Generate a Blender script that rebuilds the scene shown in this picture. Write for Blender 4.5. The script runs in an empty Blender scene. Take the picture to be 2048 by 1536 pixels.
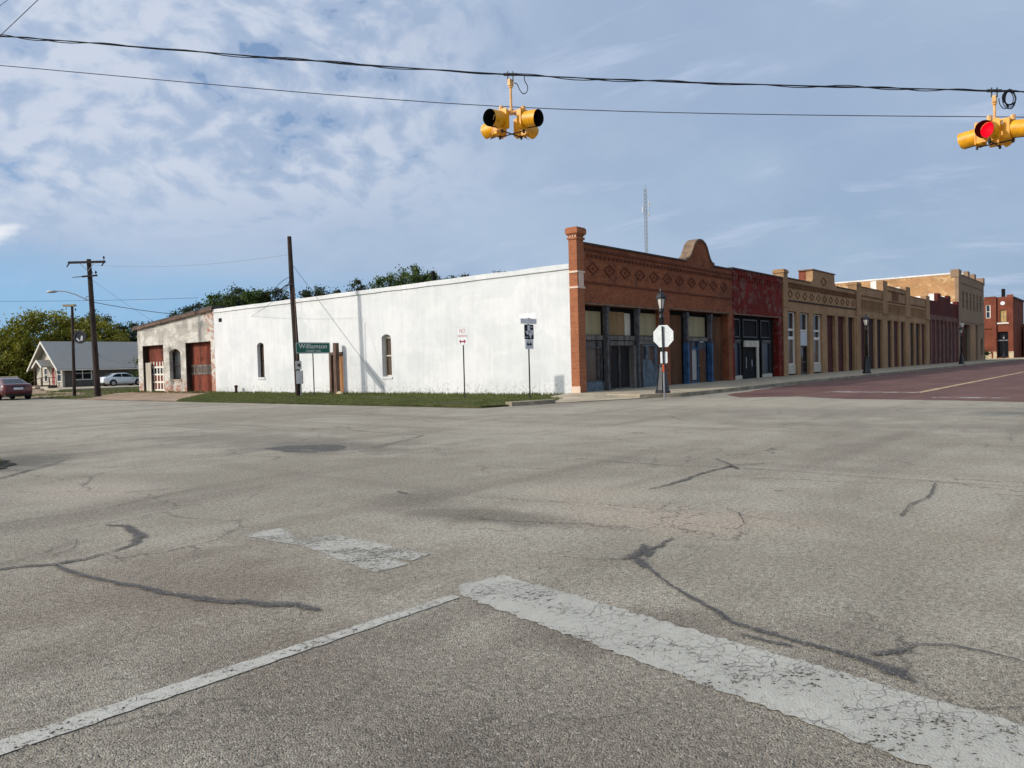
import bpy, bmesh, math, random
import numpy as np
from mathutils import Vector, Matrix, geometry
random.seed(7)
SC = bpy.context.scene
COL = SC.collection
R = math.radians
YAW = R(39.3)
CAM_H = 1.5
RIGHT = Vector((math.sin(YAW), -math.cos(YAW), 0))     # street-level "across the view" direction
WY = 19.08       # plane of the shop fronts
WX = 28.0        # plane of the white side wall

# ------------------------------------------------------------------ materials
def new_mat(name):
    m = bpy.data.materials.new(name); m.use_nodes = True
    nt = m.node_tree; nt.nodes.clear()
    return m, nt

class NT:
    """tiny node helper"""
    def __init__(s, nt): s.nt = nt
    def n(s, t, props=None, **ins):
        nd = s.nt.nodes.new(t)
        for k, v in (props or {}).items(): setattr(nd, k, v)
        for k, v in ins.items():
            key = k.replace('_', ' ')
            if key not in nd.inputs and k[0] == 'i' and k[1:].isdigit(): sock = nd.inputs[int(k[1:])]
            else: sock = nd.inputs[key]
            s.put(sock, v)
        return nd
    def put(s, sock, v):
        if isinstance(v, bpy.types.NodeSocket): s.nt.links.new(v, sock)
        elif isinstance(v, bpy.types.Node): s.nt.links.new(v.outputs[0], sock)
        else:
            if sock.type == 'RGBA' and len(v) == 3: v = (*v, 1)
            sock.default_value = v
    def math(s, op, a, b=0.0, c=0.0, clamp=False):
        return s.n('ShaderNodeMath', {'operation': op, 'use_clamp': clamp}, i0=a, i1=b, i2=c).outputs[0]
    def vmath(s, op, a, b=(0, 0, 0)):
        return s.n('ShaderNodeVectorMath', {'operation': op}, i0=a, i1=b).outputs[0]
    def mix(s, fac, a, b, mode='MIX'):
        nd = s.n('ShaderNodeMix', {'data_type': 'RGBA', 'blend_type': mode, 'clamp_factor': True})
        s.put(nd.inputs[0], fac); s.put(nd.inputs[6], a); s.put(nd.inputs[7], b)
        return nd.outputs[2]
    def noise(s, vec, scale, detail=4.0, rough=0.55, dist=0.0):
        return s.n('ShaderNodeTexNoise', Vector=vec, Scale=float(scale), Detail=detail, Roughness=rough, Distortion=dist).outputs[0]
    def ramp(s, fac, lo, hi, a=0.0, b=1.0, smooth=True):
        return s.n('ShaderNodeMapRange', {'interpolation_type': 'SMOOTHSTEP' if smooth else 'LINEAR'}, Value=fac, From_Min=lo, From_Max=hi, To_Min=a, To_Max=b).outputs[0]
    def pos(s): return s.n('ShaderNodeNewGeometry').outputs['Position']
    def sep(s, v): 
        nd = s.n('ShaderNodeSeparateXYZ', Vector=v); return nd.outputs[0], nd.outputs[1], nd.outputs[2]
    def comb(s, x, y, z): return s.n('ShaderNodeCombineXYZ', X=x, Y=y, Z=z).outputs[0]
    def bump(s, h, dist=0.01, strength=1.0, normal=None):
        nd = s.n('ShaderNodeBump', Height=h, Distance=dist, Strength=strength)
        if normal is not None: s.put(nd.inputs['Normal'], normal)
        return nd.outputs[0]
    def out(s, col, rough=0.85, metal=0.0, normal=None, spec=0.3, emis=None, es=0.0, coat=0.0):
        b = s.n('ShaderNodeBsdfPrincipled', Base_Color=col, Roughness=rough, Metallic=metal)
        b.inputs['Specular IOR Level'].default_value = spec
        if coat: b.inputs['Coat Weight'].default_value = coat
        if normal is not None: s.put(b.inputs['Normal'], normal)
        if emis is not None:
            s.put(b.inputs['Emission Color'], emis); b.inputs['Emission Strength'].default_value = es
        o = s.n('ShaderNodeOutputMaterial', Surface=b.outputs[0])
        return b, o

def plain(name, col, rough=0.7, metal=0.0, var=0.18, scale=3.0, bump=0.0, spec=0.3, streak=False, coat=0.0):
    m, nt = new_mat(name); k = NT(nt); p = k.pos()
    if streak: p = k.vmath('MULTIPLY', p, (1, 1, 0.18))
    nz = k.noise(p, scale, 6, 0.65)
    n2 = k.noise(p, scale * 9, 3, 0.6)
    f = k.math('ADD', k.math('MULTIPLY', nz, 0.7), k.math('MULTIPLY', n2, 0.3))
    lo = tuple(c * (1 - var * 1.6) for c in col); hi = tuple(min(1, c * (1 + var)) for c in col)
    c = k.mix(k.ramp(f, 0.32, 0.68), lo, hi)
    nrm = k.bump(n2, 0.02, bump) if bump else None
    k.out(c, rough, metal, nrm, spec, coat=coat)
    return m

def uv_wall(k):
    x, y, z = k.sep(k.pos())
    return k.comb(k.math('ADD', x, y), z, 0.0)

def brick(name, c1, c2, mortar, wear=None, wear_lo=0.55, wear_hi=0.62, wear_scale=1.6, var=0.35, paint=False, zdirt=0.0, bump=1.0):
    m, nt = new_mat(name); k = NT(nt)
    v = uv_wall(k)
    bt = k.n('ShaderNodeTexBrick', {'offset': 0.5}, Vector=v, Color1=c1, Color2=c2, Mortar=mortar, Scale=1.0,
             Mortar_Size=0.007, Mortar_Smooth=0.3, Bias=0.0, Brick_Width=0.215, Row_Height=0.078)
    p = k.pos()
    big = k.noise(p, 0.55, 6, 0.6); mid = k.noise(k.vmath('MULTIPLY', p, (1, 1, 2.5)), 4.0, 5, 0.65)
    f = k.math('ADD', k.math('MULTIPLY', big, 0.55), k.math('MULTIPLY', mid, 0.45))
    c = k.mix(k.ramp(f, 0.36, 0.64), k.mix(1.0, bt.outputs[0], (1 - var,) * 3, 'MULTIPLY'), bt.outputs[0])
    if wear is not None:
        wn = k.noise(k.vmath('MULTIPLY', p, (1, 1, 1.3)), wear_scale, 9, 0.68, 0.3)
        c = k.mix(k.ramp(wn, wear_lo, wear_hi), c, wear)
    h = k.math('ADD', k.math('MULTIPLY', bt.outputs[1], -1.0), k.math('MULTIPLY', mid, 0.5))
    k.out(c, 0.88, 0, k.bump(h, 0.008, bump), 0.2)
    return m

M = {}
M['brick_orange'] = brick('orange_brick', (.40, .132, .054), (.30, .092, .04), (.22, .115, .07), wear=(.16, .06, .035), wear_lo=.54, wear_hi=.66, wear_scale=1.1, var=0.4)
M['brick_orange_dark'] = brick('dark_orange_brick', (.185, .055, .026), (.15, .043, .022), (.14, .062, .038), var=0.3)
M['brick_pilaster'] = brick('pilaster_brick', (.47, .165, .075), (.37, .12, .054), (.44, .25, .155), wear=(.75, .55, .42), wear_lo=.66, wear_hi=.72, wear_scale=2.2, var=0.25)
M['brick_red'] = brick('peeling_red_brick', (.25, .022, .014), (.21, .018, .012), (.17, .026, .018), wear=(.19, .092, .07), wear_lo=.50, wear_hi=.60, wear_scale=1.5, var=0.45)
M['brick_darkred'] = brick('dark_red_brick', (.155, .028, .020), (.12, .022, .016), (.115, .036, .028), var=0.35)
M['brick_beige'] = brick('beige_brick', (.50, .295, .15), (.44, .255, .125), (.41, .265, .15), var=0.34, bump=.5)
M['brick_beige_trim'] = brick('beige_relief_brick', (.24, .105, .042), (.20, .085, .034), (.18, .095, .045), var=0.4, bump=.5)
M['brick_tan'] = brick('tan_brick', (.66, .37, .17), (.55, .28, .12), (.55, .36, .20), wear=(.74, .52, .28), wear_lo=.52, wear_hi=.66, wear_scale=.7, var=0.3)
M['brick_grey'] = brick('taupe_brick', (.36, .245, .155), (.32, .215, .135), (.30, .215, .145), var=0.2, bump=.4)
M['brick_far'] = brick('far_red_brick', (.29, .082, .046), (.22, .06, .035), (.23, .105, .068), var=0.4)
M['stucco_white'] = plain('white_parapet_paint', (.78, .76, .71), .85, var=.1, scale=1.2)
M['mauve'] = plain('mauve_pier_paint', (.185, .085, .062), .85, var=.3, scale=1.5)
M['maroon'] = plain('maroon_board', (.032, .010, .008), .75, var=.5, scale=1.4, streak=True)
M['maroon_red'] = plain('red_maroon_board', (.08, .014, .009), .75, var=.5, scale=1.4, streak=True)
M['stone'] = plain('pale_stone', (.58, .47, .30), .9, var=.2, scale=2, bump=.2)
M['trim_cream'] = plain('cream_terracotta', (.72, .55, .42), .7, var=.1)
M['coping'] = plain('weathered_coping', (.22, .15, .10), .9, var=.35, scale=2)
M['coping_dark'] = plain('dark_tin_coping', (.075, .055, .05), .8, var=.35, scale=2)
M['board_cream'] = plain('cream_board', (.37, .31, .175), .8, var=.12, scale=1.5, streak=True)
M['board_tan'] = plain('tan_plywood', (.28, .18, .08), .8, var=.25, scale=1.5, streak=True)
M['board_brown'] = plain('brown_plywood', (.13, .058, .026), .85, var=.4, scale=1.3, streak=True)
M['grey_blue'] = plain('grey_blue_paint', (.10, .10, .10), .7, var=.4, scale=3.5, bump=.2)
M['pale_blue'] = plain('pale_blue_paint', (.135, .172, .20), .7, var=.35, scale=3, bump=.2)
M['blue'] = plain('blue_paint', (.035, .09, .19), .6, var=.35, scale=2.5)
M['grey_wood'] = plain('grey_weathered_wood', (.17, .15, .13), .85, var=.4, scale=4, streak=True)
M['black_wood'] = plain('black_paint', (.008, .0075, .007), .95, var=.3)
M['black_iron'] = plain('black_iron', (.009, .010, .014), .42, .0, var=.25, spec=.5)
M['white_paint'] = plain('white_trim_paint', (.76, .71, .62), .65, var=.08, scale=4)
M['dirty_white'] = plain('dirty_white_board', (.54, .49, .395), .8, var=.2, scale=3, streak=True)
M['dark_screen'] = plain('dark_screen', (.020, .018, .018), .9, var=.35, scale=2, streak=True)
M['charred_and_shade'] = plain('charred_wood_and_shade', (.05, .03, .024), .9, var=.6, scale=3, streak=True)  # charred wood, and the painted shade in the garage door recesses
M['yellow'] = plain('signal_yellow', (.80, .36, .004), .42, var=.16, scale=9, spec=.45)
M['yellow_pale'] = plain('chalky_yellow_metal', (.78, .44, .16), .55, var=.2, scale=9, spec=.4)
M['signal_black'] = plain('visor_black', (.008, .008, .009), .75, var=.2)
M['wire'] = plain('cable_black', (.012, .014, .02), .6, var=.2)
M['wire_grey'] = plain('cable_grey', (.09, .10, .13), .5, .6, var=.2)
M['pole_wood'] = plain('creosote_pole_wood', (.048, .033, .027), .9, var=.5, scale=5, bump=.6, streak=True)
M['steel'] = plain('galvanised_steel', (.33, .34, .35), .45, .7, var=.15, scale=6)
M['steel_dark'] = plain('dark_steel_post', (.055, .055, .058), .5, .5, var=.3, scale=8)
M['sign_white'] = plain('sign_white', (.74, .75, .74), .45, var=.06, scale=5)
M['sign_grey'] = plain('sign_blank_aluminium', (.58, .60, .60), .5, .25, var=.08, scale=5)
M['sign_green'] = plain('sign_green', (.004, .12, .08), .45, var=.12, scale=4)
M['sign_red'] = plain('sign_red', (.30, .02, .05), .5, var=.1)
M['sign_faded'] = plain('sign_faded_red', (.50, .18, .20), .5, var=.1)
M['sign_black'] = plain('sign_black', (.012, .012, .02), .45, var=.15)
M['sign_silver'] = plain('sign_silver', (.74, .74, .75), .45, var=.08)
M['orange_band'] = plain('orange_band', (.60, .10, .03), .5, var=.15)
M['siding_shaded'] = plain('shaded_grey_siding', (.11, .10, .088), .8, var=.12, scale=2, streak=True)  # siding with the long wall's shade put into its colour
M['siding_cream'] = plain('warm_grey_gable_siding', (.50, .45, .37), .8, var=.08, scale=2, streak=True)
M['door_red'] = plain('door_red', (.30, .06, .05), .6, var=.25, scale=2)
M['garage_red'] = plain('garage_red_wood', (.20, .042, .020), .8, var=.5, scale=2.6, streak=True)
M['roof_tar'] = plain('tar_roof', (.09, .08, .075), .9, var=.3, scale=1.5)
M['tyre'] = plain('tyre_rubber', (.012, .012, .012), .8, var=.2)
M['rim'] = plain('alloy_rim', (.45, .45, .46), .35, .8, var=.1)
M['car_maroon'] = plain('maroon_car_paint', (.09, .005, .009), .3, .0, var=.08, coat=.8)
M['car_silver'] = plain('silver_car_paint', (.72, .76, .78), .3, .1, var=.04, coat=.7)
M['plastic_black'] = plain('black_plastic', (.016, .016, .017), .6, var=.2)
M['tail_red'] = plain('tail_lamp_red', (.30, .012, .012), .2, var=.1, coat=.8)
M['plate'] = plain('number_plate', (.62, .64, .68), .5, var=.1)
M['kerb'] = plain('kerb_concrete', (.32, .265, .19), .92, var=.3, scale=1.6, bump=.3)
M['rust'] = plain('rusty_door', (.36, .17, .07), .85, var=.6, scale=1.3, streak=True)
M['concrete'] = plain('old_concrete', (.43, .36, .255), .92, var=.2, scale=.8, bump=.25)
M['dirt'] = plain('bare_dirt', (.36, .25, .165), .95, var=.28, scale=.7, bump=.5)
M['lamp_glass'] = plain('frosted_lamp_glass', (.60, .56, .50), .35, var=.1, spec=.5)
M['bark'] = plain('bark', (.085, .062, .048), .95, var=.4, scale=5, bump=.8, streak=True)
M['patch_grey'] = plain('grey_patch_paint', (.60, .61, .61), .85, var=.04, scale=2)
M['tin'] = plain('galvanised_box', (.40, .41, .42), .5, .5, var=.15)
M['fiber_brown'] = plain('brown_post_wood', (.16, .10, .075), .9, var=.4, scale=4, streak=True)

def glass(name, col, rough=.06):
    m, nt = new_mat(name); k = NT(nt)
    p = k.pos(); n = k.noise(p, 1.3, 3)
    k.out(k.mix(n, tuple(c * .6 for c in col), tuple(c * 1.4 for c in col)), rough, 0, k.bump(k.noise(p, .8, 2), .02, .25), .22)
    return m
M['glass'] = glass('window_glass', (.014, .015, .018))
M['dark_pane'] = plain('blackened_pane', (.008, .008, .009), .9, var=.5, scale=2, streak=True)
M['glass_brown'] = glass('papered_window_glass', (.12, .085, .065), .15)
M['glass_blue'] = glass('curtained_window_glass', (.03, .042, .065), .25)
M['glass_reflection'] = glass('painted_reflection_glass', (.38, .37, .33), .12)  # pale tone paints a building's reflection into the door pane
M['glass_grey'] = glass('dusty_window_glass', (.05, .055, .055), .3)
M['glass_car'] = glass('car_glass', (.012, .015, .022), .04)
M['glass_car_pale'] = glass('car_rear_glass', (.05, .06, .07), .05)
M['glass_curtain'] = glass('yellow_blind_glass', (.50, .33, .13), .3)

def lit_lens(name, col, s):
    m, nt = new_mat(name); k = NT(nt)
    k.out(col, .4, emis=col, es=s); return m
M['lens_red'] = lit_lens('lit_red_lens', (.95, .004, .02), .85)

def white_wall_mat():
    m, nt = new_mat('whitewashed_wall'); k = NT(nt); p = k.pos()
    x, y, z = k.sep(p)
    v = k.comb(k.math('ADD', x, y), z, 0.0)
    bt = k.n('ShaderNodeTexBrick', {'offset': 0.5}, Vector=v, Scale=1.0, Mortar_Size=.008, Mortar_Smooth=.4, Brick_Width=.215, Row_Height=.078)
    big = k.noise(k.vmath('MULTIPLY', p, (1, .55, .55)), .9, 7, .62, .4)
    streak = k.noise(k.vmath('MULTIPLY', p, (1, 2.6, .22)), 1.4, 6, .6)
    blotch = k.noise(p, 3.2, 6, .7)
    f = k.math('ADD', k.math('MULTIPLY', big, .5), k.math('ADD', k.math('MULTIPLY', streak, .3), k.math('MULTIPLY', blotch, .2)))
    c = k.mix(k.ramp(f, .40, .60), (.67, .675, .67), (.785, .78, .765))
    vor = k.n('ShaderNodeTexVoronoi', {'distance': 'CHEBYCHEV'}, Vector=k.comb(k.math('MULTIPLY', y, .42), k.math('MULTIPLY', z, .62), 0.0), Scale=1.0, Randomness=1.0)
    vr = k.sep(vor.outputs['Color'])[0]
    c = k.mix(k.math('MULTIPLY', k.ramp(vr, .55, .8), .38), c, (.60, .63, .625))
    vs_ = k.n('ShaderNodeTexVoronoi', {'feature': 'DISTANCE_TO_EDGE'}, Vector=k.vmath('ADD', k.comb(k.math('MULTIPLY', y, .30), k.math('MULTIPLY', z, .45), 0.0), k.vmath('MULTIPLY', k.n('ShaderNodeTexNoise', Vector=p, Scale=.8, Detail=5.0).outputs[1], (.5, .5, 0))), Scale=1.0).outputs[0]
    c = k.mix(k.ramp(vs_, .0, .14, .28, 0), c, (.80, .80, .79))
    chip = k.noise(k.vmath('ADD', p, (3.1, 8.2, 0)), 7, 8, .7)
    low = k.ramp(z, 0.05, .95, 1, 0)
    c = k.mix(k.math('MULTIPLY', low, k.ramp(chip, .48, .66)), c, (.42, .39, .33))
    c = k.mix(k.ramp(chip, .73, .76, 0, .6), c, (.46, .42, .37))
    h = k.math('ADD', k.math('MULTIPLY', bt.outputs[1], -.6), blotch)
    k.out(c, .9, 0, k.bump(h, .012, .7), .2)
    return m
M['white_wall'] = white_wall_mat()

def garage_wall_mat():
    m, nt = new_mat('peeling_garage_wall'); k = NT(nt); p = k.pos()
    x, y, z = k.sep(p); v = k.comb(k.math('ADD', x, y), z, 0.0)
    bt = k.n('ShaderNodeTexBrick', {'offset': .5}, Vector=v, Scale=1.0, Color1=(.42, .17, .11), Color2=(.36, .13, .08), Mortar=(.50, .38, .30), Mortar_Size=.01, Brick_Width=.215, Row_Height=.078)
    a = k.noise(k.vmath('MULTIPLY', p, (1, .7, 1.2)), 1.0, 8, .66, .4)
    c = k.mix(k.ramp(a, .42, .6), (.43, .405, .355), (.68, .645, .575))
    st = k.noise(k.vmath('MULTIPLY', p, (1, 2.5, .3)), 1.6, 6, .65)
    c = k.mix(k.ramp(st, .56, .72, 0, .55), c, (.26, .235, .20))
    b = k.noise(k.vmath('MULTIPLY', p, (1, 1, 1.6)), 2.6, 9, .7)
    thr = k.ramp(z, .2, 1.6, .18, 0.0, False)
    nearY = k.ramp(y, 51.0, 49.6, 0, .12)
    top = k.ramp(z, 4.9, 5.6, 0, .07)
    b2 = k.math('ADD', b, k.math('ADD', thr, k.math('ADD', nearY, top)))
    c = k.mix(k.ramp(b2, .625, .685), c, bt.outputs[0])
    k.out(c, .92, 0, k.bump(k.math('ADD', b, k.math('MULTIPLY', bt.outputs[1], -.4)), .02, .8), .15)
    return m
M['garage_wall'] = garage_wall_mat()

def metal_roof_mat():
    m, nt = new_mat('ribbed_metal_roof'); k = NT(nt); p = k.pos()
    x, y, z = k.sep(p)
    w = k.math('FRACT', k.math('MULTIPLY', x, 2.6))
    rib = k.math('MAXIMUM', k.ramp(w, .0, .1, 1, 0), k.ramp(w, .9, 1.0, 0, 1))
    n = k.noise(p, .8, 5)
    c = k.mix(n, (.29, .28, .255), (.38, .365, .335))
    c = k.mix(k.math('MULTIPLY', rib, .25), c, (.2, .2, .19))
    k.out(c, .65, .1, k.bump(rib, .02, .7), .3)
    return m
M['metal_roof'] = metal_roof_mat()

def asphalt_mat():
    m, nt = new_mat('worn_chipseal'); k = NT(nt); p = k.pos()
    x, y, z = k.sep(p)
    flat = k.comb(x, y, 0.0)
    big = k.noise(flat, .16, 6, .6, .3); mid = k.noise(flat, 1.1, 6, .62)
    f = k.math('ADD', k.math('MULTIPLY', big, .6), k.math('MULTIPLY', mid, .4))
    c = k.mix(k.ramp(f, .40, .60), (.348, .311, .245), (.465, .42, .338))
    # wheel tracks of the two crossing streets: long soft streaks
    tx = k.noise(k.vmath('MULTIPLY', flat, (.12, 1.0, 0)), .9, 4, .5)
    ty = k.noise(k.vmath('MULTIPLY', flat, (1.0, .1, 0)), .8, 4, .5)
    c = k.mix(k.ramp(tx, .50, .68, 0, .55), c, (.235, .205, .162))
    c = k.mix(k.ramp(ty, .54, .70, 0, .45), c, (.24, .21, .168))
    def blob(cx, cy, rx, ry, ang, col, s, soft=.9):
        global_d = k.vmath('SUBTRACT', flat, (cx, cy, 0))
        gx, gy, _ = k.sep(global_d)
        ca, sa = math.cos(ang), math.sin(ang)
        u = k.math('ADD', k.math('MULTIPLY', gx, ca / rx), k.math('MULTIPLY', gy, sa / rx))
        w = k.math('ADD', k.math('MULTIPLY', gx, -sa / ry), k.math('MULTIPLY', gy, ca / ry))
        d = k.math('SQRT', k.math('ADD', k.math('MULTIPLY', u, u), k.math('MULTIPLY', w, w)))
        d = k.math('ADD', d, k.math('MULTIPLY', k.math('SUBTRACT', mid, .5), 1.6))
        return k.mix(k.ramp(d, 1.15, 1.15 - soft, 0, s), c, col)
    c = blob(1.2, 1.0, 3.3, 4.6, 0, (.245, .21, .168), .8)          # older, coarser lane surface by the stop line
    c = blob(2.6, 5.2, 1.5, 2.2, .2, (.25, .20, .152), .7)
    c = blob(3.6, 2.4, .5, 1.2, .3, (.19, .155, .12), .5)
    c = blob(1.9, 1.6, .35, .9, -.4, (.17, .145, .118), .6)
    c = blob(2.1, .7, .7, .5, .3, (.29, .235, .19), .5)
    c = blob(5.7, 4.9, .45, 1.5, .25, (.17, .147, .115), .7)         # dark worn patch
    c = blob(6.0, 6.3, .5, .9, .2, (.20, .175, .14), .5)
    c = blob(6.5, 3.4, .75, 1.6, .2, (.52, .43, .335), .7)          # pinkish scuffed area
    c = blob(7.3, 5.0, .7, .9, .2, (.50, .42, .325), .55)
    c = blob(4.2, 10.6, 1.0, 1.3, .2, (.50, .43, .355), .8)            # pale repaired strip
    c = blob(9.3, 14.5, 1.6, 5.5, .1, (.225, .20, .165), .65)
    c = blob(21.0, 6.5, 2.5, 5.5, 0, (.26, .23, .185), .5)
    c = blob(24.5, 9.0, 3.0, 6.0, .2, (.50, .44, .345), .6)
    c = blob(8.9, 12.2, 1.0, 2.6, .1, (.22, .195, .16), .6)
    c = blob(5.0, 15.5, .9, 2.2, -.3, (.13, .12, .10), .75)  # cast shadow beside the corner verge, painted into the road colour
    c = blob(14.0, 11.0, 1.0, 7.0, 0, (.48, .425, .335), .4)
    c = blob(17.5, 2.5, .8, 5.0, .1, (.24, .212, .17), .45)
    c = blob(10.5, .6, 1.2, 2.6, .2, (.47, .415, .33), .45)
    c = blob(7.2, .9, 1.0, 1.2, .2, (.44, .375, .29), .4)
    wv = k.vmath('ADD', flat, k.vmath('MULTIPLY', k.n('ShaderNodeTexNoise', Vector=flat, Scale=1.6, Detail=6.0, Roughness=.65).outputs[1], (.9, .9, 0)))
    ck = k.n('ShaderNodeTexVoronoi', {'feature': 'DISTANCE_TO_EDGE'}, Vector=wv, Scale=.42).outputs[0]
    ck2 = k.n('ShaderNodeTexVoronoi', {'feature': 'DISTANCE_TO_EDGE'}, Vector=wv, Scale=1.3).outputs[0]
    cg1 = k.ramp(k.noise(flat, .35, 4), .46, .58); cg2 = k.ramp(k.noise(k.vmath('ADD', flat, (17, 5, 0)), .3, 4), .54, .64)
    cl = k.math('MAXIMUM', k.math('MULTIPLY', k.ramp(ck, .0025, .0075, 1, 0), cg1), k.math('MULTIPLY', k.ramp(ck2, .003, .012, 1, 0), cg2))
    c = k.mix(k.math('MULTIPLY', cl, .62), c, (.11, .095, .08))
    # aggregate: 8-14 mm chips, some pale, some dark
    vo = k.n('ShaderNodeTexVoronoi', Vector=flat, Scale=125.0, Randomness=1.0)
    chip = k.sep(vo.outputs['Color'])
    c = k.mix(k.ramp(chip[0], .0, 1.0, .0, 1.0, False), k.mix(1.0, c, (.74, .735, .73), 'MULTIPLY'), k.mix(1.0, c, (1.20, 1.19, 1.17), 'MULTIPLY'))
    c = k.mix(k.ramp(chip[1], .955, .965, 0, .55), c, (.62, .58, .50))
    c = k.mix(k.ramp(chip[2], .93, .94, 0, .7), c, (.055, .05, .048))
    grain = k.noise(flat, 26.0, 5, .7)
    c = k.mix(k.ramp(grain, .38, .62, 0, 1), k.mix(1.0, c, (.78, .775, .77), 'MULTIPLY'), k.mix(1.0, c, (1.12, 1.12, 1.12), 'MULTIPLY'))
    h = k.math('ADD', k.math('MULTIPLY', vo.outputs['Distance'], -.9), k.math('MULTIPLY', grain, .9))
    nrm = k.bump(h, .012, .85)
    nrm = k.bump(mid, .03, .35, nrm)
    k.out(c, .9, 0, nrm, .25)
    return m
M['asphalt'] = asphalt_mat()

def tar_mat(name, col, alpha_scale, thr):
    """bitumen seam: ragged, lets the road show where it has worn away"""
    m, nt = new_mat(name); k = NT(nt); p = k.pos()
    n = k.noise(p, alpha_scale, 9, .75); n2 = k.noise(p, 70, 4, .7)
    core = k.n('ShaderNodeAttribute', {'attribute_name': 'core'}).outputs['Fac']
    vc = k.n('ShaderNodeTexVoronoi', Vector=p, Scale=88.0)
    chip = k.sep(vc.outputs['Color'])[0]
    c = k.mix(n2, tuple(q * .6 for q in col), tuple(q * 1.5 for q in col))
    c = k.mix(k.ramp(chip, .80, .84, 0, .5), c, (.25, .23, .195))
    b = k.n('ShaderNodeBsdfPrincipled', Base_Color=c, Roughness=.8)
    k.put(b.inputs['Normal'], k.bump(k.math('ADD', n2, k.math('MULTIPLY', vc.outputs['Distance'], -.5)), .008, .8))
    t = k.n('ShaderNodeBsdfTransparent')
    f = k.math('ADD', k.math('MULTIPLY', k.math('SUBTRACT', core, 1.0), .42), k.math('ADD', k.math('MULTIPLY', n, .75), k.math('MULTIPLY', chip, .22)))
    mx = k.n('ShaderNodeMixShader'); k.put(mx.inputs[0], k.ramp(f, thr - .02, thr + .12, 0, .86)); k.put(mx.inputs[1], t); k.put(mx.inputs[2], b)
    k.n('ShaderNodeOutputMaterial', Surface=mx.outputs[0])
    return m
M['tar'] = tar_mat('tar_seam', (.068, .062, .058), 8, .25)
M['tar_thin'] = tar_mat('tar_crack', (.062, .052, .045), 6, .24)
M['tar_patch'] = tar_mat('tar_repair', (.10, .092, .086), 3, -.02)

def road_paint(name, col, crack, thr, wear=22):
    m, nt = new_mat(name); k = NT(nt); p = k.pos()
    dist = k.vmath('ADD', p, k.vmath('MULTIPLY', k.n('ShaderNodeTexNoise', Vector=p, Scale=9.0, Detail=4.0).outputs[1], (.12, .12, 0)))
    vo = k.n('ShaderNodeTexVoronoi', {'feature': 'DISTANCE_TO_EDGE'}, Vector=dist, Scale=crack)
    vo2 = k.n('ShaderNodeTexVoronoi', {'feature': 'DISTANCE_TO_EDGE'}, Vector=dist, Scale=crack * .33)
    vc = k.n('ShaderNodeTexVoronoi', Vector=p, Scale=88.0)
    chip = k.sep(vc.outputs['Color'])
    big = k.noise(p, 2.2, 6, .65); fine = k.noise(p, wear, 8, .75)
    gate = k.ramp(k.noise(p, 2.3, 5, .7), .42, .58)
    line = k.math('MAXIMUM', k.math('MULTIPLY', k.ramp(vo.outputs[0], .006, .03, .8, 0), gate), k.math('MULTIPLY', k.ramp(vo2.outputs[0], .003, .009, 1, 0), k.math('MULTIPLY', gate, .95)))
    c = k.mix(k.ramp(big, .35, .65), tuple(q * .82 for q in col), col)
    c = k.mix(k.ramp(fine, .38, .60, .55, 0), c, (.38, .345, .29))
    c = k.mix(k.ramp(k.noise(p, 14, 6, .7), .50, .66, 0, .35), c, (.42, .385, .32))
    c = k.mix(k.math('MULTIPLY', chip[0], .22), c, (.35, .325, .28))
    c = k.mix(k.math('MULTIPLY', line, .8), c, (.17, .15, .13))
    h = k.math('ADD', k.math('MULTIPLY', line, -1.2), k.math('MULTIPLY', fine, .4))
    h = k.math('ADD', h, k.math('MULTIPLY', vc.outputs['Distance'], -.35))
    b = k.n('ShaderNodeBsdfPrincipled', Base_Color=c, Roughness=.8)
    k.put(b.inputs['Normal'], k.bump(h, .008, .9))
    t = k.n('ShaderNodeBsdfTransparent')
    keep = k.ramp(k.math('ADD', k.math('ADD', k.math('MULTIPLY', fine, .5), k.math('MULTIPLY', big, .4)), k.math('MULTIPLY', chip[1], .1)), thr, thr + .05)
    mx = k.n('ShaderNodeMixShader'); k.put(mx.inputs[0], keep); k.put(mx.inputs[1], t); k.put(mx.inputs[2], b)
    k.n('ShaderNodeOutputMaterial', Surface=mx.outputs[0])
    return m
M['paint_bar'] = road_paint('cracked_stop_bar_paint', (.49, .475, .41), 13, .385)
M['paint_line'] = road_paint('lane_line_paint', (.54, .52, .455), 14, .42)
M['paint_patch'] = road_paint('old_worn_paint', (.48, .46, .395), 10, .44)
M['paint_yellow'] = road_paint('worn_yellow_paint', (.62, .40, .16), 8, .40, 6)
M['paint_far'] = road_paint('worn_white_paint', (.50, .42, .38), 8, .46, 3)

def brick_street_mat():
    m, nt = new_mat('red_brick_paving'); k = NT(nt); p = k.pos()
    x, y, z = k.sep(p)
    bt = k.n('ShaderNodeTexBrick', {'offset': .5}, Vector=k.comb(y, x, 0.0), Scale=1.0, Color1=(.155, .068, .053), Color2=(.118, .052, .042), Mortar=(.115, .07, .06), Mortar_Size=.008, Brick_Width=.22, Row_Height=.1)
    n = k.noise(p, .35, 7, .65); n2 = k.noise(k.vmath('MULTIPLY', p, (.2, 1, 1)), 1.2, 5)
    c = k.mix(k.ramp(n, .4, .62, 0, .6), bt.outputs[0], (.18, .10, .08))
    c = k.mix(k.ramp(n2, .45, .7, 0, .45), c, (.085, .042, .038))
    k.out(c, .85, 0, k.bump(bt.outputs[1], .01, -.5), .25)
    return m
M['brick_street'] = brick_street_mat()

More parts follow.
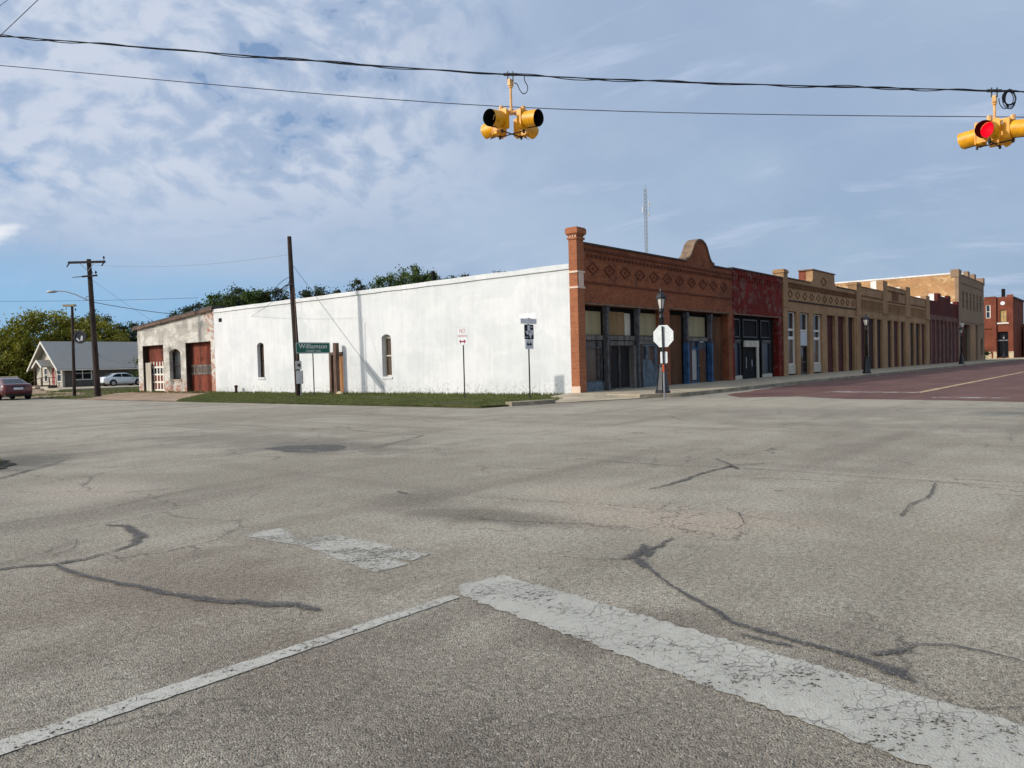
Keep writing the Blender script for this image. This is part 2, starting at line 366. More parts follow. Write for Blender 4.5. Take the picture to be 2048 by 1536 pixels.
def earth_mat(name, a, b, sc=.6):
    m, nt = new_mat(name); k = NT(nt); p = k.pos()
    n = k.noise(p, sc, 8, .65); n2 = k.noise(p, sc * 14, 6, .7)
    c = k.mix(k.ramp(n, .38, .62), a, b)
    c = k.mix(k.ramp(n2, .35, .65, .5, 0), c, tuple(q * .5 for q in a))
    k.out(c, .95, 0, k.bump(n2, .03, .8), .1)
    return m
M['turf'] = earth_mat('turf_soil', (.055, .066, .02), (.12, .11, .045), 1.2)
M['shaded_soil'] = earth_mat('soil_darkened_for_shade', (.035, .032, .026), (.075, .07, .055), 1.5)  # soil colour darkened to paint in the shade over the corner verge
M['dry_turf'] = earth_mat('dry_turf', (.085, .08, .035), (.17, .14, .075), .4)
M['land'] = earth_mat('open_land', (.10, .105, .05), (.19, .165, .10), .05)

def leaf_mat(name, dark, light, tip, ns=.55):
    m, nt = new_mat(name); k = NT(nt)
    g = k.n('ShaderNodeNewGeometry')
    rnd = g.outputs['Random Per Island']
    n = k.noise(g.outputs['Position'], ns, 3, .5)
    c = k.mix(k.ramp(n, .38, .62), dark, light)
    c = k.mix(k.ramp(rnd, .6, 1.0, 0, .7), c, tip)
    c = k.mix(k.ramp(rnd, .0, .3, .5, 0), c, tuple(q * .55 for q in dark))
    d = k.n('ShaderNodeBsdfPrincipled', Base_Color=c, Roughness=.6)
    d.inputs['Specular IOR Level'].default_value = .25
    t = k.n('ShaderNodeBsdfTranslucent', Color=k.mix(1.0, c, (1.1, 1.3, .6), 'MULTIPLY'))
    mx = k.n('ShaderNodeMixShader', Fac=.22); k.put(mx.inputs[1], d.outputs[0]); k.put(mx.inputs[2], t.outputs[0])
    k.n('ShaderNodeOutputMaterial', Surface=mx.outputs[0])
    return m
M['leaf_yellow'] = leaf_mat('yellowing_leaves', (.12, .13, .02), (.235, .215, .028), (.31, .255, .035), .35)
M['leaf_green'] = leaf_mat('mid_green_leaves', (.045, .075, .018), (.085, .125, .028), (.12, .16, .04))
M['leaf_dark'] = leaf_mat('dark_green_leaves', (.022, .034, .014), (.045, .06, .022), (.07, .085, .035))
M['leaf_grass'] = leaf_mat('grass_blades', (.072, .10, .02), (.13, .155, .04), (.24, .21, .085), .9)

# ------------------------------------------------------------------ mesh builder
class MB:
    def __init__(s): s.bm = bmesh.new()
    def face(s, pts):
        vs = [s.bm.verts.new(p) for p in pts]
        s.bm.faces.new(vs); return s
    def box(s, x0, x1, y0, y1, z0, z1, mtx=None):
        c = [Vector((x, y, z)) for z in (z0, z1) for y in (y0, y1) for x in (x0, x1)]
        if mtx is not None: c = [mtx @ v for v in c]
        v = [s.bm.verts.new(p) for p in c]
        for f in ((0, 2, 3, 1), (4, 5, 7, 6), (0, 1, 5, 4), (2, 6, 7, 3), (0, 4, 6, 2), (1, 3, 7, 5)):
            s.bm.faces.new([v[i] for i in f])
        return s
    def prism(s, loops, plane, d0, d1, mtx=None):
        """outline (first loop) with holes, extruded from d0 to d1 across the plane"""
        mp = {'XZ': lambda u, v, d: Vector((u, d, v)), 'YZ': lambda u, v, d: Vector((d, u, v)), 'XY': lambda u, v, d: Vector((u, v, d))}[plane]
        flat = [q for L in loops for q in L]
        tris = geometry.tessellate_polygon([[Vector((u, v, 0)) for u, v in L] for L in loops])
        g = (lambda v: mtx @ v) if mtx is not None else (lambda v: v)
        A = [s.bm.verts.new(g(mp(u, v, d0))) for u, v in flat]
        B = [s.bm.verts.new(g(mp(u, v, d1))) for u, v in flat]
        for t in tris:
            for V in (A, B):
                try: s.bm.faces.new([V[i] for i in t])
                except ValueError: pass
        o = 0
        for L in loops:
            n = len(L)
            for i in range(n):
                a, b = o + i, o + (i + 1) % n
                try: s.bm.faces.new([A[a], A[b], B[b], B[a]])
                except ValueError: pass
            o += n
        return s
    def tube(s, pts, r, n=8, cap=True):
        pts = [Vector(p) for p in pts]
        rs = r if isinstance(r, (list, tuple)) else [r] * len(pts)
        rings = []
        for i, p in enumerate(pts):
            d = (pts[min(i + 1, len(pts) - 1)] - pts[max(i - 1, 0)])
            d.normalize()
            up = Vector((0, 0, 1)) if abs(d.z) < .9 else Vector((1, 0, 0))
            a = d.cross(up).normalized(); b = d.cross(a).normalized()
            rings.append([s.bm.verts.new(p + (a * math.cos(2 * math.pi * k / n) + b * math.sin(2 * math.pi * k / n)) * rs[i]) for k in range(n)])
        for i in range(len(rings) - 1):
            for k in range(n):
                s.bm.faces.new([rings[i][k], rings[i][(k + 1) % n], rings[i + 1][(k + 1) % n], rings[i + 1][k]])
        if cap:
            s.bm.faces.new(rings[0][::-1]); s.bm.faces.new(rings[-1])
        return s
    def lathe(s, prof, c=(0, 0, 0), n=12, mtx=None, cap=True):
        c = Vector(c); rings = []
        for r, z in prof:
            ring = []
            for k in range(n):
                a = 2 * math.pi * (k + .5) / n
                v = Vector((r * math.cos(a), r * math.sin(a), z))
                ring.append(s.bm.verts.new((mtx @ v if mtx is not None else v) + c))
            rings.append(ring)
        for i in range(len(rings) - 1):
            for k in range(n):
                s.bm.faces.new([rings[i][k], rings[i][(k + 1) % n], rings[i + 1][(k + 1) % n], rings[i + 1][k]])
        if cap:
            s.bm.faces.new(rings[0][::-1]); s.bm.faces.new(rings[-1])
        return s
    def loft(s, rings, closed=True, cap=True):
        V = [[s.bm.verts.new(p) for p in r] for r in rings]
        n = len(V[0])
        for i in range(len(V) - 1):
            for k in range(n if closed else n - 1):
                s.bm.faces.new([V[i][k], V[i][(k + 1) % n], V[i + 1][(k + 1) % n], V[i + 1][k]])
        if cap and closed: s.bm.faces.new(V[0][::-1]); s.bm.faces.new(V[-1])
        return s
    def build(s, name, mat, parent=None, smooth=False, bevel=0.0):
        me = bpy.data.meshes.new(name)
        if bevel:
            es = [e for e in s.bm.edges]
            bmesh.ops.bevel(s.bm, geom=es, offset=bevel, segments=2, affect='EDGES', profile=.6, clamp_overlap=True)
        bmesh.ops.recalc_face_normals(s.bm, faces=s.bm.faces[:])
        o = bpy.data.objects.new(name, me)
        org = Vector((0, 0, 0)); p = parent
        while p is not None: org += p.location; p = p.parent
        if org.length: bmesh.ops.translate(s.bm, verts=s.bm.verts[:], vec=-org)
        s.bm.to_mesh(me); s.bm.free()
        if smooth:
            me.polygons.foreach_set('use_smooth', [True] * len(me.polygons))
        me.materials.append(M[mat] if isinstance(mat, str) else mat)
        COL.objects.link(o)
        if parent is not None: o.parent = parent
        return o

def thing(name, loc, label, cat, group=None):
    o = bpy.data.objects.new(name, None); o.empty_display_size = .3
    COL.objects.link(o); o.location = loc
    tag(o, label, cat, group); return o
def tag(o, label, cat, group=None):
    o['label'] = label; o['category'] = cat
    if group: o['group'] = group
    return o
def struct(o, kind='structure'):
    o['kind'] = kind; return o
def rect(x0, x1, z0, z1): return [(x0, z0), (x1, z0), (x1, z1), (x0, z1)]
def arch(y0, y1, z0, z1, rise, n=8):
    c = (y0 + y1) / 2; w = (y1 - y0) / 2
    rr = (w * w + rise * rise) / (2 * rise); a = math.asin(min(1, w / rr))
    top = [(c + rr * math.sin(a - 2 * a * i / n), z1 - rr + rr * math.cos(a - 2 * a * i / n)) for i in range(n + 1)]
    return [(y0, z0), (y1, z0)] + top
def bx(name, mat, parent, *b, bevel=0):
    return MB().box(*b).build(name, mat, parent, bevel=bevel)

def text_obj(name, body, size, mat, parent, mtx, align='CENTER', sx=1.0, extrude=.002):
    cu = bpy.data.curves.new(name, 'FONT'); cu.body = body; cu.size = size
    cu.align_x = align; cu.align_y = 'CENTER'; cu.extrude = extrude; cu.resolution_u = 3
    tmp = bpy.data.objects.new(name + '_tmp', cu); COL.objects.link(tmp)
    bpy.context.view_layer.update()
    me = bpy.data.meshes.new_from_object(tmp.evaluated_get(bpy.context.evaluated_depsgraph_get()))
    bpy.data.objects.remove(tmp)
    o = bpy.data.objects.new(name, me); me.materials.clear(); me.materials.append(M[mat])
    org = Vector((0, 0, 0)); p = parent
    while p is not None: org += p.location; p = p.parent
    me.transform(Matrix.Translation(-org) @ mtx @ Matrix.Diagonal((sx, 1, 1, 1)))
    COL.objects.link(o); o.parent = parent
    return o
def face_mtx(pos, direction):
    """local x -> reading direction, y -> up, z -> towards the reader (direction)"""
    z = Vector(direction).normalized(); y = Vector((0, 0, 1)); x = y.cross(z).normalized()
    m = Matrix((x, y, z)).transposed().to_4x4(); m.translation = Vector(pos); return m

# ------------------------------------------------------------------ camera
cam_d = bpy.data.cameras.new('camera'); cam = bpy.data.objects.new('camera', cam_d); COL.objects.link(cam)
cam_d.sensor_width = 36.0; cam_d.lens = 36.0 * 1540 / 2048; cam_d.clip_start = .05; cam_d.clip_end = 6000
roll = R(1.5); pitch = math.atan((768 - 727) * math.cos(roll) / 1540)
fh = Vector((math.cos(YAW), math.sin(YAW), 0)); zz = Vector((0, 0, 1))
fw = fh * math.cos(pitch) - zz * math.sin(pitch); u0 = zz * math.cos(pitch) + fh * math.sin(pitch)
cr = RIGHT * math.cos(roll) - u0 * math.sin(roll); cu_ = u0 * math.cos(roll) + RIGHT * math.sin(roll)
mw = Matrix((cr, cu_, -fw)).transposed().to_4x4(); mw.translation = Vector((0, 0, CAM_H))
cam.matrix_world = mw
SC.camera = cam

# ------------------------------------------------------------------ light and sky
EL, PHI = R(27), R(35)
sdir = Vector((-math.cos(PHI) * math.cos(EL), math.sin(PHI) * math.cos(EL), math.sin(EL)))
sl = bpy.data.lights.new('sun', 'SUN'); sl.energy = 2.3; sl.angle = R(1.5); sl.color = (1, .945, .86)
so = bpy.data.objects.new('sun', sl); COL.objects.link(so)
so.rotation_euler = (-sdir).to_track_quat('-Z', 'Y').to_euler(); so.location = (-40, 20, 60)

def build_world():
    w = bpy.data.worlds.new('World'); SC.world = w; w.use_nodes = True
    nt = w.node_tree; nt.nodes.clear(); k = NT(nt)
    sky = nt.nodes.new('ShaderNodeTexSky'); sky.sky_type = 'NISHITA'; sky.sun_disc = False
    sky.sun_elevation = EL; sky.sun_rotation = math.atan2(sdir.x, sdir.y)
    sky.air_density = 1.0; sky.dust_density = .6; sky.ozone_density = 1.6; sky.altitude = 150
    d = k.n('ShaderNodeTexCoord').outputs['Generated']
    dx, dy, dz = k.sep(d)
    zc = k.math('ADD', k.math('MAXIMUM', dz, 0.0), .42)
    px = k.math('DIVIDE', dx, zc); py = k.math('DIVIDE', dy, zc)
    P = k.comb(px, py, 0.0)                       # position on the cloud deck
    fwd = k.math('ADD', k.math('MULTIPLY', dx, math.cos(YAW)), k.math('MULTIPLY', dy, math.sin(YAW)))
    rgt = k.math('ADD', k.math('MULTIPLY', dx, math.sin(YAW)), k.math('MULTIPLY', dy, -math.cos(YAW)))
    az = k.math('DIVIDE', rgt, k.math('MAXIMUM', fwd, .15))
    el = k.math('DIVIDE', dz, k.math('MAXIMUM', fwd, .15))
    # thin veil over everything, thinning to open blue low on the left
    n0 = k.noise(P, .7, 5, .55, .3)
    edge = k.math('ADD', k.math('ADD', el, k.math('MULTIPLY', az, .14)), k.math('MULTIPLY', k.math('SUBTRACT', n0, .5), .22))
    veil = k.ramp(edge, .0, .12, .10, .90)
    veil = k.math('MAXIMUM', veil, k.ramp(az, -.45, -.05, 0, .85))
    veilc = k.mix(k.ramp(az, -.5, .45), k.mix(k.ramp(el, .0, .4), (3.5, 4.3, 5.6), (3.65, 4.42, 5.75)), k.mix(k.ramp(el, .0, .4), (3.0, 3.9, 5.1), (3.22, 4.02, 5.3)))
    shade = k.noise(P, 1.5, 6, .55)
    veilc = k.mix(k.ramp(shade, .35, .68), k.mix(1.0, veilc, (.88, .90, .94), 'MULTIPLY'), k.mix(1.0, veilc, (1.10, 1.08, 1.05), 'MULTIPLY'))
    base = k.mix(k.ramp(el, .0, .3, .80, .45), sky.outputs[0], (1.45, 3.7, 6.6))
    c = k.mix(veil, base, veilc)
    # mackerel puffs (left), combed streaks (right)
    wob = k.vmath('ADD', P, k.vmath('MULTIPLY', k.n('ShaderNodeTexNoise', Vector=P, Scale=2.4, Detail=3.0).outputs[1], (.22, .22, 0)))
    pn = k.noise(wob, 19.0, 5, .55, .1)
    pv = k.n('ShaderNodeTexVoronoi', {'feature': 'SMOOTH_F1'}, Vector=wob, Scale=16.0, Smoothness=.6).outputs[0]
    puff = k.math('ADD', k.math('MULTIPLY', pn, .7), k.math('MULTIPLY', k.math('SUBTRACT', .85, pv), .3)); puff_big = k.noise(P, 3.4, 4, .5)
    pf = k.math('ADD', k.math('MULTIPLY', puff, .66), k.math('MULTIPLY', puff_big, .34))
    leftm = k.ramp(k.math('ADD', az, k.math('MULTIPLY', k.math('SUBTRACT', n0, .5), .5)), .10, -.24)
    high = k.ramp(el, .14, .27)
    pm = k.math('MULTIPLY', k.ramp(pf, .40, .54), k.math('MULTIPLY', leftm, high))
    c = k.mix(k.math('MULTIPLY', pm, .74), c, (5.35, 5.8, 6.7))
    gap = k.math('MULTIPLY', k.ramp(pf, .395, .335), k.math('MULTIPLY', leftm, high))
    c = k.mix(k.math('MULTIPLY', gap, .85), c, k.mix(.35, sky.outputs[0], (1.9, 3.1, 5.6)))
    ang = R(-78)
    sx_ = k.math('ADD', k.math('MULTIPLY', px, math.cos(ang)), k.math('MULTIPLY', py, math.sin(ang)))
    sy_ = k.math('ADD', k.math('MULTIPLY', px, -math.sin(ang)), k.math('MULTIPLY', py, math.cos(ang)))
    st = k.noise(k.comb(k.math('MULTIPLY', sx_, 1.0), k.math('MULTIPLY', sy_, 3.4), 0.0), 3.2, 7, .6, .4)
    stm = k.math('MULTIPLY', k.ramp(st, .52, .70), k.ramp(az, -.35, .05, .25, 1))
    stm = k.math('MULTIPLY', stm, k.ramp(puff_big, .40, .58, .15, 1))
    c = k.mix(k.math('MULTIPLY', stm, .62), c, (4.3, 5.0, 6.45))
    # one bright cloud low on the left
    bz = k.math('SQRT', k.math('ADD', k.math('POWER', k.math('MULTIPLY', k.math('ADD', az, .68), 17.0), 2.0), k.math('POWER', k.math('MULTIPLY', k.math('SUBTRACT', el, .19), 30.0), 2.0)))
    bz = k.math('ADD', bz, k.math('MULTIPLY', k.math('SUBTRACT', puff, .5), 2.2))
    c = k.mix(k.ramp(bz, 1.0, .1, 0, .8), c, (7.6, 7.7, 7.9))
    # glow added to the unseen sky round the sun, to soften shadows
    sd = k.n('ShaderNodeVectorMath', {'operation': 'DOT_PRODUCT'}, i0=d, i1=tuple(sdir)).outputs['Value']
    glow = k.math('POWER', k.math('MAXIMUM', sd, 0.0), 8.0)
    c = k.mix(1.0, c, k.mix(glow, (0, 0, 0), (17.5, 16.4, 14.6)), 'ADD')
    bg = k.n('ShaderNodeBackground', Color=c, Strength=.10)
    k.n('ShaderNodeOutputWorld', Surface=bg.outputs[0])
build_world()
SC.view_settings.view_transform = 'Standard'; SC.view_settings.look = 'None'
SC.view_settings.exposure = 0.3; SC.view_settings.gamma = 1.0
SC.cycles.max_bounces = 6; SC.cycles.diffuse_bounces = 3; SC.cycles.transparent_max_bounces = 12
SC.cycles.use_denoising = True

# ------------------------------------------------------------------ ground, streets, markings
def sheet(name, poly, z, mat, kind='structure'):
    m = MB()
    tris = geometry.tessellate_polygon([[Vector((x, y, 0)) for x, y in poly]])
    vs = [m.bm.verts.new((x, y, z)) for x, y in poly]
    for t in tris: m.bm.faces.new([vs[i] for i in t])
    for f in m.bm.faces:
        f.normal_update()
        if f.normal.z < 0: f.normal_flip()
    me = bpy.data.meshes.new(name); m.bm.to_mesh(me); m.bm.free(); me.materials.append(M[mat])
    o = bpy.data.objects.new(name, me); COL.objects.link(o); return struct(o, kind)
def ragged(poly, amp, step, seed=1):
    rnd = random.Random(seed); out = []
    for i in range(len(poly)):
        a = Vector((*poly[i], 0)); b = Vector((*poly[(i + 1) % len(poly)], 0)); L = (b - a).length
        n = max(1, int(L / step)); nrm = Vector((-(b - a).y, (b - a).x, 0)).normalized()
        for j in range(n):
            p = a.lerp(b, j / n) + nrm * rnd.uniform(-amp, amp) * (0 if j == 0 else 1)
            out.append((p.x, p.y))
    return out

sheet('ground', [(-2500, -2500), (2500, -2500), (2500, 2500), (-2500, 2500)], -.03, 'land')
sheet('road', [(-60, -30), (45, -30), (45, 14.15), (27.5, 14.6), (22.9, 16.6), (19.55, 17.4), (19.55, 200), (4.4, 200), (4.3, 16.6), (4.0, 15.0), (3.4, 14.2), (-60, 14.2)], 0.0, 'asphalt')
sheet('brick_street', ragged([(43, 14.12), (34, 13.55), (29.6, 13.0), (27.8, 11.7), (28.9, 9.9), (27.4, 7.65), (26.6, 2.6), (25.5, -3), (25, -16), (240, -16), (240, 14.12)], .18, 1.2, 4), .006, 'brick_street')
struct(bx('far_road', 'asphalt', None, 141.5, 163, 14.2, 160, -.02, .004))
sheet('cross_street_brick', [(163, -20), (260, -20), (260, 14.0), (163, 14.0)], .004, 'brick_street')
# shop-front sidewalk with its kerb, and the ramp at the corner
sw = MB(); sw.prism([[(28.6, 14.35), (141, 14.35), (141, 19.6), (28.0, 19.6), (27.2, 17.6), (27.2, 15.2)]], 'XY', -.02, .14)
struct(sw.build('sidewalk', 'concrete'))
kb = MB(); kb.prism([[(26.6, 15.3), (27.9, 14.18), (141.1, 14.12), (141.1, 14.34), (28.5, 14.34), (27.1, 15.4)]], 'XY', -.02, .152)
struct(kb.build('kerb', 'kerb', bevel=.012))
cr_ = MB(); cr_.face([(22.9, 16.7, .012), (27.19, 14.9, .012), (27.19, 17.8, .13), (27.95, 19.55, .13), (26.4, 19.5, .06), (24.9, 18.4, .02)])
struct(cr_.build('corner_ramp', 'concrete'))
sl_ = MB(); 
for xj in np.arange(30.2, 140, 1.55): sl_.box(xj - .011, xj + .011, 14.36, 19.05, .139, .1435)
sl_.box(28.7, 140.8, 16.9, 16.92, .139, .1432)
struct(sl_.build('sidewalk_joints', 'kerb'))
# grass strip by the white wall, bare drive before the garage, verge and lot by the house
turf_poly = [(19.75, 38.6), (20.2, 17.9), (21.4, 17.15), (22.9, 16.85), (24.2, 18.0), (25.6, 18.9), (27.9, 19.5), (27.98, 49.0), (25.6, 47.0), (22.0, 42.0)]
tm = MB(); tm.prism([ragged(turf_poly, .10, 1.0, 3)], 'XY', -.02, .045); struct(tm.build('grass_strip', 'turf'))
sheet('dirt_drive', ragged([(19.6, 38.2), (25.6, 46.8), (27.95, 48.9), (27.95, 61.5), (26.4, 61), (21.2, 52.2), (19.6, 51.0)], .18, 1.2, 5), .012, 'dirt')
sheet('lot_turf', [(19.6, 51), (21.2, 52.4), (26.4, 61.2), (28, 61.6), (60, 61.6), (90, 200), (19.6, 200)], .008, 'dry_turf')
sheet('house_path', ragged([(19.6, 58.0), (22.0, 60.2), (26, 64), (29.5, 85), (33.4, 95.0), (31.0, 96.4), (27.2, 86), (22.6, 66.5), (19.6, 63.8)], .2, 1.6, 6), .016, 'dirt')
dv = MB(); dv.prism([[(29.5, 80.0), (60, 80.0), (60, 91.6), (33.6, 91.6), (31.0, 88.0)]], 'XY', 0.0, .16); struct(dv.build('driveway', 'concrete'))
sheet('corner_verge', ragged([(3.9, 13.85), (4.45, 14.35), (4.8, 15.1), (4.95, 16.6), (5.0, 40), (-60, 40), (-60, 13.7), (-4, 13.7)], .10, .25, 8), .012, 'shaded_soil')
kp = MB(); kp.prism([ragged([(20.95, 17.18), (21.9, 16.78), (22.85, 16.66), (22.95, 17.05), (22.0, 17.3), (21.1, 17.6)], .02, .3, 9)], 'XY', -.02, .14); struct(kp.build('broken_kerb', 'kerb'))

# painted markings
sheet('stop_line', ragged([(3.60, 3.40), (3.76, 3.60), (4.13, 3.50), (3.62, .37), (3.55, -2.6), (2.9, -2.6), (3.0, .33)], .017, .035, 11), .005, 'paint_bar')
sheet('lane_line', ragged([(3.575, 3.40), (3.585, 3.485), (1.07, 3.645), (-8, 4.15), (-8, 4.02), (1.02, 3.50)], .007, .05, 12), .005, 'paint_line')
sheet('old_marking', ragged([(3.81, 6.34), (4.2, 6.30), (4.03, 5.75), (4.30, 5.62), (4.27, 4.38), (4.05, 4.35), (4.02, 4.62), (3.95, 4.30), (3.66, 4.34), (3.87, 5.56)], .02, .12, 13), .005, 'paint_patch')
sheet('centre_line', ragged([(32.6, 6.62), (90, 6.1), (160, 6.1), (160, 5.95), (90, 5.95), (31.6, 6.35)], .03, 1.0, 14), .011, 'paint_yellow')
sheet('faded_line', ragged([(31.7, 6.5), (32.5, 6.5), (32.9, 9.9), (32.0, 9.9)], .06, .5, 15), .011, 'paint_far')
sheet('edge_line', ragged([(28.3, 3.2), (28.8, 3.2), (28.9, 5.4), (28.35, 5.4)], .06, .5, 16), .011, 'paint_far')

# tar seams and open cracks
def ribbon(name, pts, widths, z, mat, seed):
    rnd = random.Random(seed)
    dense = []; ws = []
    for i in range(len(pts) - 1):
        a = Vector((*pts[i], 0)); b = Vector((*pts[i + 1], 0)); L = (b - a).length; n = max(2, int(L / .045) if L < 6 else int(L / .15))
        n = min(n, 40)
        for j in range(n):
            t = j / n; dense.append(a.lerp(b, t)); ws.append(widths[i] * (1 - t) + widths[i + 1] * t)
    dense.append(Vector((*pts[-1], 0))); ws.append(widths[-1])
    m = MB(); prev = None; drift = 0; lay = m.bm.verts.layers.float.new('core')
    for i, p in enumerate(dense):
        d = dense[min(i + 1, len(dense) - 1)] - dense[max(i - 1, 0)]
        nrm = Vector((-d.y, d.x, 0)).normalized()
        drift = drift * .85 + rnd.uniform(-.22, .22) * ws[i]
        q = p + nrm * drift
        a = m.bm.verts.new((*(q + nrm * ws[i] * rnd.uniform(.55, 1.05)).xy, z)); c = m.bm.verts.new((*q.xy, z)); b = m.bm.verts.new((*(q - nrm * ws[i] * rnd.uniform(.55, 1.05)).xy, z))
        a[lay] = 0; b[lay] = 0; c[lay] = 1 if 0 < i < len(dense) - 1 else 0
        if prev: m.bm.faces.new([prev[0], a, c, prev[1]]); m.bm.faces.new([prev[1], c, b, prev[2]])
        prev = (a, c, b)
    for f in m.bm.faces:
        f.normal_update()
        if f.normal.z < 0: f.normal_flip()
    me = bpy.data.meshes.new(name); m.bm.to_mesh(me); m.bm.free(); me.materials.append(M[mat])
    o = bpy.data.objects.new(name, me); COL.objects.link(o); return struct(o)
SEAMS = [
 ([(5.82, 3.06), (5.27, 2.97), (5.03, 2.98), (4.83, 2.72), (4.58, 2.43), (4.35, 2.11), (4.11, 1.81), (4.03, 1.61), (4.03, 1.45), (4.01, 1.23), (3.97, 1.06), (3.89, .9), (3.78, .77)], [.02, .12, .16, .05, .05, .05, .06, .08, .07, .07, .10, .12, .02], 'tar'),
 ([(5.5, 3.15), (5.25, 3.02), (5.1, 2.9)], [.03, .2, .05], 'tar'),
 ([(5.03, 2.98), (4.87, 3.17), (4.76, 3.47)], [.05, .025, .012], 'tar_thin'),
 ([(3.95, 1.72), (3.94, 1.57), (3.95, 1.37)], [.02, .06, .05], 'tar'),
 ([(4.02, 1.05), (4.17, .94), (4.33, .9)], [.06, .07, .03], 'tar'),
 ([(4.28, 1.0), (4.41, .76), (4.4, .57), (4.37, .42)], [.02, .03, .03, .03], 'tar'),
 ([(3.3, 8.01), (3.36, 7.71), (3.23, 7.11), (3.06, 6.84), (2.83, 6.7), (2.58, 6.63), (2.37, 6.67), (2.2, 6.79), (1.9, 6.95)], [.05, .10, .16, .09, .05, .06, .10, .07, .05], 'tar'),
 ([(2.37, 6.67), (2.38, 6.03), (2.46, 5.56), (2.51, 5.08), (2.58, 4.69), (2.71, 4.44), (2.82, 4.16), (2.87, 3.92)], [.06, .06, .08, .09, .10, .12, .14, .05], 'tar'),
 ([(1.9, 7.1), (2.27, 7.1), (2.5, 7.21), (2.73, 7.42), (2.86, 7.49), (2.72, 7.19), (2.51, 7.04), (2.43, 6.92)], [.02, .02, .025, .02, .02, .02, .02, .03], 'tar_thin'),
 ([(7.82, 4.42), (8.27, 4.37), (8.61, 4.38), (9.25, 4.45), (9.8, 4.42), (10.13, 4.43), (9.97, 4.21)], [.04, .08, .12, .08, .09, .16, .14], 'tar'),
 ([(9.78, 6.78), (9.74, 5.96), (9.75, 5.15), (9.93, 4.48)], [.04, .05, .04, .05], 'tar_thin'),
 ([(10.13, 4.43), (10.36, 4.23), (10.74, 3.95)], [.07, .06, .03], 'tar_thin'),
 ([(10.74, 4.92), (10.44, 4.64), (9.82, 4.18)], [.08, .08, .08], 'tar'),
 ([(9.97, 4.21), (9.98, 3.41), (9.93, 2.79), (9.93, 2.22), (9.96, 1.71), (9.96, .94), (9.9, 0)], [.06, .045, .05, .04, .045, .03, .03], 'tar_thin'),
 ([(9.84, 1.84), (9.19, 1.75), (8.86, 1.71), (8.27, 1.77), (7.65, 1.72)], [.04, .04, .05, .04, .05], 'tar_thin'),
 ([(2.2, 9.1), (3.15, 8.91), (3.65, 8.92), (4.32, 9.15), (5.11, 9.45), (6.65, 9.46)], [.03, .03, .035, .04, .03, .02], 'tar_thin'),
 ([(10.39, 25.11), (10.54, 22.16), (10.53, 19.11), (11.32, 19.23), (11.56, 18.63), (11.03, 16.05), (11.89, 15.41), (11.6, 13.41), (11.49, 11.92), (10.38, 11.41), (9.4, 11.02)], [.07, .07, .09, .14, .06, .08, .07, .06, .08, .06, .08], 'tar_thin'),
 ([(7.44, 12.03), (7.62, 11.39), (7.26, 11.08)], [.03, .05, .03], 'tar_thin'),
 ([(3.9, 13.0), (4.39, 13.5), (4.81, 13.9), (5.49, 14.76)], [.10, .09, .05, .03], 'tar'),
 ([(7.2, 3.2), (7.05, 3.0), (6.6, 2.75), (6.35, 2.72)], [.02, .025, .02, .015], 'tar_thin'),
 ([(12.6, 9.8), (12.75, 8.6), (12.9, 7.9)], [.03, .05, .03], 'tar_thin'),
 ([(13.5, 14.5), (14.2, 11.2), (14.8, 9.6)], [.04, .06, .04], 'tar_thin'),
 ([(2.5, 2.05), (2.62, 1.78), (2.78, 1.66), (3.0, 1.62)], [.006, .012, .010, .005], 'tar_thin'),
 ([(8.4, 3.2), (8.5, 3.05)], [.09, .03], 'tar'), ([(9.3, 1.2), (9.35, .9)], [.06, .03], 'tar'), ([(6.2, 6.9), (6.15, 6.6)], [.1, .06], 'tar'),
 ([(16.5, 24), (17.2, 18), (17.6, 12), (18.4, 6), (19, 0)], [.03, .05, .05, .05, .04], 'tar_thin'),
]
for i, (pts, w, mt) in enumerate(SEAMS): ribbon('tar_seam' if mt == 'tar' else 'road_crack', pts, [q * ((.85 if pts[0][0] < 7 else .6) if mt == 'tar' else .6) for q in w], .0085 + i * .0003, mt, 20 + i)
sheet('tar_patch', ragged([(8.3, 12.95), (8.7, 13.0), (9.15, 12.7), (9.42, 12.2), (9.3, 11.75), (9.05, 11.45), (8.72, 11.32), (8.32, 11.5), (8.15, 12.06)], .05, .15, 31), .0085, 'tar_patch')

# grass blades: nobody could count them
def blades(name, poly_test, n, xr, yr, hr, z0, mat, seed):
    rs = np.random.RandomState(seed)
    x = rs.uniform(*xr, n); y = rs.uniform(*yr, n)
    keep = poly_test(x, y); x, y = x[keep], y[keep]; n = len(x)
    clump = .55 + .45 * np.sin(x * 2.1 + np.sin(y * 1.3) * 2) * np.sin(y * 1.7 + x)
    h = rs.uniform(*hr, n) * (.6 + .6 * clump); a = rs.uniform(0, 2 * np.pi, n); w = rs.uniform(.012, .03, n)
    la = rs.uniform(0, 2 * np.pi, n); ll = h * rs.uniform(.1, .8, n)
    v = np.zeros((n, 3, 3))
    v[:, 0] = np.stack([x - np.cos(a) * w, y - np.sin(a) * w, np.full(n, z0)], 1)
    v[:, 1] = np.stack([x + np.cos(a) * w, y + np.sin(a) * w, np.full(n, z0)], 1)
    v[:, 2] = np.stack([x + np.cos(la) * ll, y + np.sin(la) * ll, z0 + h], 1)
    me = np_mesh(name, v.reshape(-1, 3), 3); me.materials.append(M[mat])
    o = bpy.data.objects.new(name, me); COL.objects.link(o); return struct(o, 'stuff')
